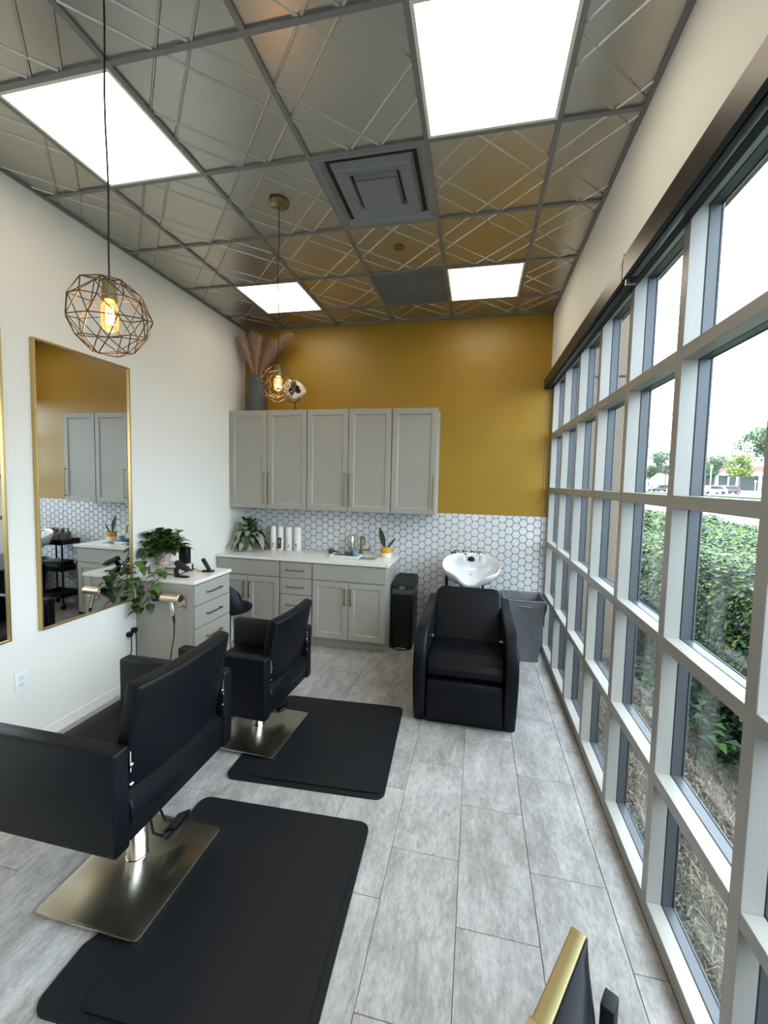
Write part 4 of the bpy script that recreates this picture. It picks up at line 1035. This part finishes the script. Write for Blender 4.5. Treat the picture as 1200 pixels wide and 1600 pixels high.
obj('stems', stems, 'leaf_var', t)
# snake plant
t = thing('potted_snake_plant', 'two-leaf snake plant in a mustard and cream pot at the right end of the counter', 'plant', (-1.205, 2.66, KZ))
b = B(); lathe(b, [(0, 0), (.048, 0), (.054, .004), (.054, .048)], n=28); obj('pot', b, 'pot_white', t)
b = B(); lathe(b, [(.0545, .046), (.0555, .05), (.0555, .105), (.050, .107), (.048, .095), (0, .093)], n=28); obj('pot_rim', b, 'pot_yellow', t)['label'] = 'mustard glazed upper band'
b = B(); add_leaf(b, (-.012, 0, .09), (-.28, .0, 1), (0, -1, 0), .225, .062, False, 0, 0, .3); obj('leaf', b, 'leaf_dk', t)
b = B(); add_leaf(b, (.012, 0, .09), (.62, 0, .85), (0, -1, 0), .145, .026, False, 0, 0, .4); obj('leaf', b, 'leaf_dk', t)
b = B(); lathe(b, [(0, .0935), (.049, .0945)], n=20); obj('soil', b, 'soil', t)
# faucet
t = thing('faucet', 'brass squared bar faucet behind the small sink', 'faucet', (-1.50, 2.755, KZ))
b = B(); lathe(b, [(0, 0), (.026, 0), (.026, .006), (.020, .010), (.020, .05), (0, .05)], n=20); obj('base', b, 'pendsocket', t)
b = B(); tube(b, [(0, 0, .05), (0, 0, .17), (.004, -.012, .186), (.03, -.05, .19), (.06, -.10, .186), (.066, -.11, .17), (.066, -.11, .11)], .011, 12); obj('spout', b, 'pendsocket', t)
b = B(); box(b, .055, -.005, .035, .10, .012, .05, .003); box(b, .02, -.004, .032, .06, .010, .044, .003); box(b, .088, -.004, .035, .10, .010, .075, .003); obj('lever', b, 'pendsocket', t)
t = thing('steel_canister', 'brushed steel cylinder canister left of the faucet', 'canister', (-1.605, 2.745, KZ))
b = B(); lathe(b, [(0, 0), (.034, 0), (.036, .004), (.036, .185), (.034, .19), (0, .19)], n=28); obj('canister_body', b, 'brushed', t)
b = B(); lathe(b, [(.0365, .188), (.037, .192), (.037, .200), (.030, .206), (.008, .208), (.008, .22), (0, .222)], n=24); obj('lid', b, 'chrome', t)
# tray with brushes
t = thing('serving_tray', 'white rectangular tray set across the left of the sink, holding brushes', 'tray', (-1.60, 2.53, KZ), RAD(3))
b = B(); prism(b, rrect(.155, .085, .015), 2, 0, .012, .003); obj('tray_base', b, 'plastic_w', t)
b = B()
for (xa, ya, xb, yb) in ((-.155, -.085, .155, -.079), (-.155, .079, .155, .085), (-.155, -.079, -.149, .079), (.149, -.079, .155, .079)): box(b, xa, ya, .010, xb, yb, .022, .002, 1)
obj('tray_rim', b, 'plastic_w', t)
TZ = KZ+.0125
def brush(loc, rot, L, headc, handc, label, name='hair_brush', cat='brush'):
    t = thing(name, label, cat, loc, rot)
    b = B(); tube(b, [(-L/2, 0, .014), (-L/4, 0, .013), (0, 0, .012), (.01, 0, .014)], [.006, .009, .007, .008], 10); obj('handle', b, handc, t)
    b = B(); tube(b, [(.012, 0, .020), (.02, 0, .020), (L/2-.01, 0, .020), (L/2, 0, .020)], [.012, .019, .019, .012], 14); obj('brush_head', b, headc, t)
    b = B()
    for k in range(40):
        a = k*2.4; x_ = .022+(L/2-.035)*(k/40); tube(b, [(x_, 0, .020), (x_, .026*cos(a), .020+.018*sin(a))], .0008, 4)
    obj('bristles', b, 'label_k', t)['kind'] = 'stuff'
brush((-1.62, 2.52, TZ), RAD(8), .20, 'navy', 'navy', 'navy round hair brush lying across the white tray')
brush((-1.555, 2.575, TZ), RAD(160), .17, 'blue', 'blue', 'pale blue round hair brush at the back of the white tray')
t = thing('tail_comb', 'pale blue tail comb in front on the white tray', 'comb', (-1.60, 2.468, TZ), RAD(14))
b = B(); box(b, -.09, -.004, 0, .02, .010, .005, .001, 1); tube(b, [(.02, .003, .0025), (.10, .003, .0025)], [.004, .0015], 8); obj('comb_spine', b, 'blue', t)
b = B()
for k in range(28): box(b, -.088+k*.0038, -.022, .001, -.0865+k*.0038, -.004, .004)
obj('comb_teeth', b, 'blue', t, smooth=False)['kind'] = 'stuff'
t = thing('spray_nozzle_cup', 'pale blue round cup with a dark blue rim on the right of the tray', 'cup', (-1.495, 2.515, TZ))
b = B(); lathe(b, [(0, 0), (.022, 0), (.026, .02), (.032, .062), (.030, .068), (.025, .062), (.020, .02), (0, .014)], n=24); obj('cup_body', b, 'blue', t)
b = B(); tube(b, [(.0315*cos(a*pi/12), .0315*sin(a*pi/12), .066) for a in range(24)], .0022, 6, closed=True); obj('cup_rim', b, 'navy', t)
t = thing('bottle_brush', 'grey tufted cleaning brush with black handle left of the tray', 'brush', (-1.765, 2.66, KZ), RAD(-8))
b = B(); tube(b, [(-.07, 0, .028), (-.06, 0, .028), (-.02, 0, .028), (-.012, 0, .028)], [.018, .028, .028, .014], 16); obj('brush_head', b, 'frame_out', t)
b = B(); tube(b, [(-.012, 0, .026), (.06, 0, .016), (.11, 0, .008)], [.007, .006, .006], 10); obj('handle', b, 'black', t)

# things on top of the wall cabinets
TOPZ = UZ1+.0005
t = thing('ribbed_vase', 'tall charcoal ribbed vase on top of the left wall cabinet', 'vase', (-2.685, 2.67, TOPZ))
b = B(); NV = 48; rings = []
for (r_, z) in [(0, 0), (.092, 0), (.100, .015), (.104, .09), (.101, .17), (.095, .25), (.088, .32), (.085, .37), (.086, .39), (.079, .39), (.076, .36), (0, .35)]:
    rings.append([b.verts.new((r_*(1+.022*(j % 4 < 2))*cos(2*pi*j/NV), r_*(1+.022*(j % 4 < 2))*sin(2*pi*j/NV), z)) for j in range(NV)] if r_ else [b.verts.new((0, 0, z))])
for i in range(len(rings)-1):
    A, C = rings[i], rings[i+1]
    for j in range(NV):
        q = [A[j % len(A)], A[(j+1) % NV % len(A)], C[(j+1) % NV % len(C)], C[j % len(C)]]; u_ = []
        [u_.append(v) for v in q if v not in u_]
        if len(u_) > 2: b.faces.new(u_)
obj('vase_body', b, 'vase', t, angle=20)
rnd = random.Random(9)
plumes = [((-.03, -.01), (-.165, -.05, .78), 'leaning left over the white wall'), ((-.01, .02), (-.06, .03, .86), 'standing upright at the back left'), ((.0, -.02), (.04, -.03, .80), 'standing in the middle'), ((.02, .0), (.40, -.03, .80), 'arching to the right behind the pendant'), ((.01, .03), (.20, .04, .74), 'short, half hidden between the taller ones')]
for (bx, by), tip, lb in plumes:
    t = thing('pampas_stem', 'dusty pink pampas plume '+lb+' in the charcoal vase', 'dried flower', (-2.685, 2.67, TOPZ), 0, 'pampas plumes in the charcoal vase')
    P0 = Vector((bx, by, .356)); P2 = Vector(tip); P1 = Vector((bx+(tip[0]-bx)*.3, by, .62))
    C_ = lambda u: P0*(1-u)**2+P1*2*u*(1-u)+P2*u*u
    b = B(); tube(b, [C_(k/10) for k in range(11)], [.003-.002*k/10 for k in range(11)], 5); obj('stalk', b, 'pampas', t)
    b = B()
    for k in range(1500):
        u = .14+.86*rnd.random()**.8; p = C_(min(u, 1)); tg = (C_(min(u+.01, 1.01))-C_(u-.01)).normalized()
        env = .085*(sin(pi*min(1, (u-.10)/.92))**.9)+.016
        a = rnd.uniform(0, 2*pi); e1 = tg.orthogonal().normalized(); e2 = tg.cross(e1); o_ = e1*cos(a)+e2*sin(a)
        L = env*(.25+1.25*rnd.random()**1.6)
        q = p+o_*L*.6+tg*L*.8; r_ = q+o_*L*.5+tg*L*.4-Vector((0, 0, L*.35)); 
        if -2.685+r_.x < XL+.008 or 2.67+r_.y > YB-.008: continue
        w = tg.cross(o_)*.0008
        v = [b.verts.new(x) for x in (p-w, p+w, q+w*1.6, q-w*1.6, r_)]
        b.faces.new((v[0], v[1], v[2], v[3])); b.faces.new((v[3], v[2], v[4]))
    obj('plume', b, 'pampas', t, recalc=False)['kind'] = 'stuff'
t = thing('stone_ornament', 'rounded black and white stone ornament on a thin metal stand above the cabinets', 'ornament', (-2.215, 2.62, TOPZ))
b = B(); lathe(b, [(0, 0), (.045, 0), (.045, .006), (0, .008)], n=24); tube(b, [(0, 0, .006), (0, 0, .085)], .005, 8)
tube(b, [(.085*sin(a), -.028, .175-.09*cos(a)) for a in [RAD(-58)+RAD(116)*k/12 for k in range(13)]], .0045, 8); tube(b, [(0, 0, .085), (0, -.028, .085)], .004, 8); obj('wire_stand', b, 'black_met', t)
def blob(n, f): return [f(2*pi*k/n) for k in range(n)]
b = B(); outl = blob(40, lambda a: ((.105+.012*cos(2*a)+.010*cos(3*a+1))*cos(a), .225+(.098+.008*sin(3*a))*sin(a)-.02*cos(a)))
prism(b, [(p[0]*1.08, p[1]) for p in outl], 1, -.045, .0, .010, 3); obj('stone_slab', b, 'agate_w', t)
b = B(); outl = blob(40, lambda a: (.012+(.030+.030*abs(cos(1.5*a+.5))**1.5+.018*abs(sin(a*2.5)))*cos(a)*1.05, .222+(.030+.030*abs(cos(1.5*a+.5))**1.5+.018*abs(sin(a*2.5)))*sin(a)))
prism(b, outl, 1, -.0465, -.040); obj('dark_star_patch', b, 'agate_b', t, smooth=False)

# accent chair in the bottom right foreground
t = thing('accent_chair', 'gold framed black cushioned chair cut off at the bottom right corner', 'chair', (-.093, -.70, 0), RAD(-30))
# local +Y runs along the back panel away from camera; +X is the seat side
b = B(); prism(b, [(-.46, .30), (.085, .30), (.092, .70), (.075, .752), (-.46, .752)], 0, -.034, -.004, .003, 2); obj('back_panel', b, 'acc_gold', t)['label'] = 'satin gold outer back panel'
b = B()
def cu(u, v):
    y = .080-.52*u; th = .108*(1-(1-min(1, u*2.0))**2.0)+.002
    return Vector((-.003+th*sin(pi*(.5*min(1, v*1.0)))**.8 if v < 1 else -.003+th, y, .748-.34*v*v-.004*(1-v)))
surf(b, cu, 16, 10); surf(b, lambda u, v: Vector((-.0035, .080-.52*u, .748-.34*v)), 16, 10); obj('back_cushion', b, 'vinyl2', t)
b = B(); box(b, -.003, -.42, .36, .44, .045, .45, .03, 4); obj('seat_cushion', b, 'vinyl2', t)
b = B(); box(b, .032, .052, .0, .058, .090, .66, .003, 2); obj('side_upright', b, 'blackm', t)
b = B(); tube(b, [(-.03, -.155, .762), (.006, -.155, .762)], .018, 20); tube(b, [(.006, -.155, .762), (.010, -.155, .762)], .013, 20); obj('ring_fitting', b, 'acc_gold', t)
for (lx, ly) in ((.02, .02), (.40, .02), (.02, -.38), (.40, -.38)):
    b = B(); tube(b, [(lx, ly, .37), (lx, ly, 0)], [.014, .010], 12); obj('leg', b, 'acc_gold', t)

# ================================================================ OUTSIDE
def gz(x): return -.06+max(0, x-6)*.0125
b = B(); surf(b, lambda u, v: Vector((XW+.14+u*1.4, -4+v*9.5, -.07+.02*sin(u*5+v*9))), 12, 60); 
tag(obj('mulch_bed', b, 'mulch'), 'bed of dry mulch and grass clippings just outside the window', 'ground', kind='structure')
rnd = random.Random(21)
def scatter(n, fn, mats, name, label, cat, parent=None):
    verts, faces, mi = [], [], []
    for k in range(n):
        vs_, fs_, m_ = fn(rnd); o_ = len(verts); verts += vs_; faces += [tuple(o_+i for i in f) for f in fs_]; mi += [m_]*len(fs_)
    me = bpy.data.meshes.new(name); me.from_pydata(verts, [], faces)
    for m in mats: me.materials.append(M[m])
    me.polygons.foreach_set('material_index', mi); me.update()
    o = link(name, me, parent); o['kind'] = 'stuff'
    if not parent: tag(o, label, cat)
    return o
def twig(r):
    x, y = r.uniform(XW+.15, 1.55), r.uniform(-2.2, 2.8)
    a = r.uniform(0, pi); L = r.uniform(.02, .085)*(1 if r.random() < .95 else 3.0); w = r.uniform(.0012, .0038); z = -.055+r.uniform(0, .03)
    dx, dy = cos(a)*L/2, sin(a)*L/2; nx, ny = -sin(a)*w, cos(a)*w; lift = r.uniform(0, .03)
    return [(x-dx-nx, y-dy-ny, z), (x-dx+nx, y-dy+ny, z), (x+nx, y+ny, z+lift), (x-nx, y-ny, z+lift), (x+dx, y+dy, z+.003)], [(0, 1, 2, 3), (3, 2, 4)], (0 if r.random() < .45 else (1 if r.random() < .8 else 2))
scatter(34000, twig, ['twigA', 'twigB', 'ivyC'], 'dry_litter', 'dry straw and leaf litter strewn over the bed outside the window', 'leaf litter')
# hedge / ivy bank
hedge = thing('ivy_hedge', 'wide waist-high leafy green hedge outside the window', 'hedge', (0, 0, 0))
HX0, HX1, HY0, HY1, HZ = 1.42, 5.2, -3.0, 16.0, .92
def hz(x, y):
    base_ = HZ+.05*sin(x*2.1+y)+.04*sin(y*2.7)
    e = min((x-HX0)/.45, 1); return base_*(max(0, e)**.45)
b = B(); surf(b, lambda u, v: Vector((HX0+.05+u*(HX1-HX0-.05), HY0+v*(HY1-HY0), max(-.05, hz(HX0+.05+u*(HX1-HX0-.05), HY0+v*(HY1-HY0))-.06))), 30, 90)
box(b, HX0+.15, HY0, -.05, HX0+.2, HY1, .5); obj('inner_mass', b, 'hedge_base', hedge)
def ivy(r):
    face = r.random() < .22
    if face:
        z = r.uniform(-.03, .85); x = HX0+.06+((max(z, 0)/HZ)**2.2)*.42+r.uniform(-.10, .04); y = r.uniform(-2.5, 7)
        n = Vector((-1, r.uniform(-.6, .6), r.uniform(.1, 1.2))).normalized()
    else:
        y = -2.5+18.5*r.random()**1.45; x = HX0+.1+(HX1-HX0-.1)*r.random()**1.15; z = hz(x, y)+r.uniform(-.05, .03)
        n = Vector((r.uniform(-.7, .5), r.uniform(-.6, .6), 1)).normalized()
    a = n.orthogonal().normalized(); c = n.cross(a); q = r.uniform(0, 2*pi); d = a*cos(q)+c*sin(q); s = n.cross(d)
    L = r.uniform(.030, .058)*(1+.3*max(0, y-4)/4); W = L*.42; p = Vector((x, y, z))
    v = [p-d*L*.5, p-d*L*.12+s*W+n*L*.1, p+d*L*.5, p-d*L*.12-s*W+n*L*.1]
    k = r.random(); m_ = (0 if k < .5 else (1 if k < .8 else 2)) if not face else (2 if k < .6 else (0 if k < .92 else 1))  # front face gets mostly dark leaves, painting its shade; top stays lighter
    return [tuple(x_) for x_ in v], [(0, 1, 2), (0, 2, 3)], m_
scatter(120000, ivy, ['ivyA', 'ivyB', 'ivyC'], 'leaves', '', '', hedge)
def under(r):
    x, y = r.uniform(1.15, 1.6), r.uniform(-1.5, 2.7); a = r.uniform(0, 2*pi); L = r.uniform(.04, .11); z = r.uniform(-.05, .12); w = L*.35
    dx, dy = cos(a)*L, sin(a)*L
    return [(x, y, z), (x+dx*.5-sin(a)*w, y+dy*.5+cos(a)*w, z+.03), (x+dx, y+dy, z+.01), (x+dx*.5+sin(a)*w, y+dy*.5-cos(a)*w, z+.03)], [(0, 1, 2), (0, 2, 3)], 0 if r.random() < .7 else 1
scatter(1500, under, ['ivyC', 'ivyA'], 'creeping_leaves', '', '', hedge)
# paving slabs in the bed
t = thing('stone_slab', 'grey stone slab lying in the bed outside the window, near the far column', 'slab', (1.22, 2.35, -.055), RAD(12))
b = B(); box(b, -.16, -.22, 0, .16, -.005, .035, .006); box(b, -.16, .005, 0, .16, .22, .035, .006); obj('slab_block', b, 'curb', t)
# exterior column
t = thing('stucco_column', 'tan stucco column outside the far end of the window', 'column', (.98, 3.35, -.06))
b = B(); box(b, -.38, -.42, 0, .30, .4, .08, .01); box(b, -.36, -.40, .08, .28, .4, 2.78, .004, 1); obj('shaft', b, 'tan', t, smooth=False)
b = B(); box(b, -.355, -.395, 2.78, .275, .4, 2.80); obj('joint', b, 'grout', t, smooth=False)
b = B(); box(b, -.36, -.40, 2.80, .28, .4, 4.6, .004, 1); obj('upper_shaft', b, 'tan', t, smooth=False)
# parking lot, lawn strips
b = B(); surf(b, lambda u, v: Vector((5.0+u*115, -60+v*200, gz(5.0+u*115)-.03)), 4, 4); box(b, -10, YB+.3, -.3, 5.0, 140, -.09)
box(b, .6, -60, -.3, 5.0, 140, -.1)
tag(obj('parking_lot', b, 'asphalt', smooth=False), 'pale paved road and parking lot beyond the hedge', 'ground', kind='structure')
def dirpt(u_px, dist):
    # a point of the ground far away at a compass bearing slope dx/dy
    return (CAM.x+u_px*dist, CAM.y+dist)
def strip(y_a, y_b, label):
    b = B(); n = 24
    def P(u, v):
        y = 2+u*120; d = y_a+(y_b-y_a)*v; return Vector((d, y-0, gz(d)+.10))
    surf(b, P, n, 2); surf(b, lambda u, v: Vector((y_a, 2+u*120, gz(y_a)-.05+.15*v)), n, 1)
    tag(obj('lawn_strip', b, 'grass', smooth=False), label, 'lawn', 'lawn strips in the parking lot', kind='stuff')
strip(30, 34, 'near strip of lawn across the road, below the parked cars')
strip(38, 41.5, 'second strip of lawn closer to the parked cars')
def car(x, y, rot, colr, label, suv=False):
    z = gz(x)
    t = thing('car', label, 'car', (x, y, z), rot, 'cars parked in the far lot')
    hh = 1.75 if suv else 1.45
    prof = [(-2.3, .35), (-2.32, .75), (-2.1, .95), (-1.75, 1.0), (-1.2, hh-.08), (-.8, hh), (1.0, hh), (1.5, hh-.1) if suv else (1.3, hh-.15), (2.05, 1.05) if not suv else (2.1, 1.1), (2.3, .95), (2.33, .4), (2.2, .3), (-2.2, .3)]
    b = B(); prism(b, prof, 1, -.9, .9, .08, 2); obj('body', b, colr, t)
    b = B()
    for s_ in (-1, 1): prism(b, [(-1.45, 1.02), (-1.05, hh-.14), (.9, hh-.14), (1.75 if suv else 1.55, 1.05)], 1, s_*.9-.01, s_*.9+.01)
    obj('window', b, 'car_glass', t, smooth=False)
    for wx in (-1.4, 1.4):
        for s_ in (-1, 1):
            b = B(); tube(b, [(wx, s_*.72, .34), (wx, s_*.92, .34)], .34, 16); obj('wheel', b, 'black', t)
for (sl, d, rot, c_, lab, suv) in [(.462, 101, .2, 'car_w', 'white estate car parked in the far lot, left of the lamp post', False), (.490, 98, .15, 'car_w', 'tall white car in the far lot, right of the lamp post', True), (.516, 101, .3, 'car_k', 'black van parked in the far lot before the white building', True), (.374, 126, .3, 'car_w', 'white car at the far left of the lot', False), (.392, 118, .2, 'car_k', 'dark car in the far lot under the yellow-green trees', True), (.425, 108, .3, 'car_w', 'white car hidden behind the window upright in the far lot', False)]:
    x_, y_ = dirpt(sl, d); car(x_, y_, rot, c_, lab, suv)
def tree(sl, d, hgt, rad, m, label, seed, n=1500):
    x_, y_ = dirpt(sl, d); t = thing('tree', label, 'tree', (x_, y_, gz(x_)), 0, 'trees beyond the parking lot'); r = random.Random(seed)
    b = B(); tube(b, [(0, 0, 0), (.1, 0, hgt*.45), (0, .1, hgt*.8)], [.22, .15, .05], 8)
    for k in range(5):
        a = r.uniform(0, 6.28); tube(b, [(.05, 0, hgt*(.4+.06*k)), (cos(a)*rad*.6, sin(a)*rad*.6, hgt*(.6+.06*k))], [.08, .03], 6)
    obj('trunk', b, 'bark', t)
    blobs = [(r.uniform(-.6, .6)*rad, r.uniform(-.6, .6)*rad, hgt*r.uniform(.48, .9), rad*r.uniform(.35, .6)) for _ in range(11)]
    verts, faces = [], []
    for k in range(n):
        bx, by, bz, br = r.choice(blobs); a, e = r.uniform(0, 6.28), math.asin(r.uniform(-1, 1)); q = br*r.uniform(.5, 1.05)
        p = Vector((bx+q*cos(a)*cos(e), by+q*sin(a)*cos(e), bz+q*sin(e)*.75)); s_ = r.uniform(.16, .34)
        u_ = Vector((r.uniform(-1, 1), r.uniform(-1, 1), r.uniform(-1, 1))).normalized()*s_; w_ = u_.orthogonal().normalized()*s_*.7
        o_ = len(verts); verts += [tuple(p-u_), tuple(p+w_), tuple(p+u_), tuple(p-w_)]; faces.append((o_, o_+1, o_+2, o_+3))
    me = bpy.data.meshes.new('crown'); me.from_pydata(verts, [], faces); me.materials.append(M[m]); c = link('crown', me, t); c['kind'] = 'stuff'
tree(.600, 112, 17.0, 7.0, 'tree', 'tall green tree above the white building at the right', 1, 9000)
tree(.536, 90, 7.6, 2.3, 'tree_y', 'small yellow-green tree in front of the white building', 2, 1800)
tree(.488, 126, 9.6, 4.0, 'tree', 'green tree behind the parked white cars', 3, 3000)
tree(.455, 112, 9.4, 4.0, 'tree', 'green tree at the left of the parked white cars', 4, 3000)
tree(.398, 128, 11.2, 4.4, 'tree', 'green tree over the dark car', 5, 3000)
tree(.366, 133, 7.6, 3.0, 'tree_y', 'small yellow-green tree at the far left of the lot', 6, 1800)
tree(.425, 136, 11.0, 4.0, 'tree', 'green tree behind the window upright', 8, 2500)
# far building
x_, y_ = dirpt(.580, 138)
t = thing('shop_building', 'low white building with a red brick band across the parking lot', 'building', (x_, y_, gz(x_)), RAD(-20))
b = B(); box(b, -16, 0, 0, 24, 10, 5.2, .02, 1); obj('wall', b, 'white_b', t, smooth=False)
b = B(); box(b, -16.2, -.3, 5.6, 24.2, 10, 7.2); obj('brick_band', b, 'brick_b', t, smooth=False)
b = B(); box(b, -16.3, -1.6, 4.6, 24.3, 10, 5.6); box(b, -16.3, -.5, 7.2, 24.3, 10, 8.0); obj('roof_fascia', b, 'white_b', t, smooth=False)
for k in range(8):
    b = B(); box(b, -15+k*4.9, -.1, .3, -11+k*4.9, .05, 4.5); obj('window', b, 'dark_b', t, smooth=False)
for k in range(6):
    b = B(); tube(b, [(-15+k*7, -1.3, 0), (-15+k*7, -1.3, 4.6)], .18, 8); obj('post', b, 'white_b', t)
for sl, d, hh, lab in ((.484, 75, 4.6, 'white lamp post in the lot in front of the parked cars'), (.566, 88, 2.4, 'white lamp post at the right, before the building')):
    x_, y_ = dirpt(sl, d); t = thing('lamp_post', lab, 'lamp post', (x_, y_, gz(x_)), 0, 'lamp posts in the lot')
    b = B(); tube(b, [(0, 0, 0), (0, 0, hh)], .07, 8); obj('post', b, 'white_b', t)
    b = B(); tube(b, [(0, 0, hh), (0, 0, hh+.35)], [.2, .12], 10); obj('lantern', b, 'white_b', t)
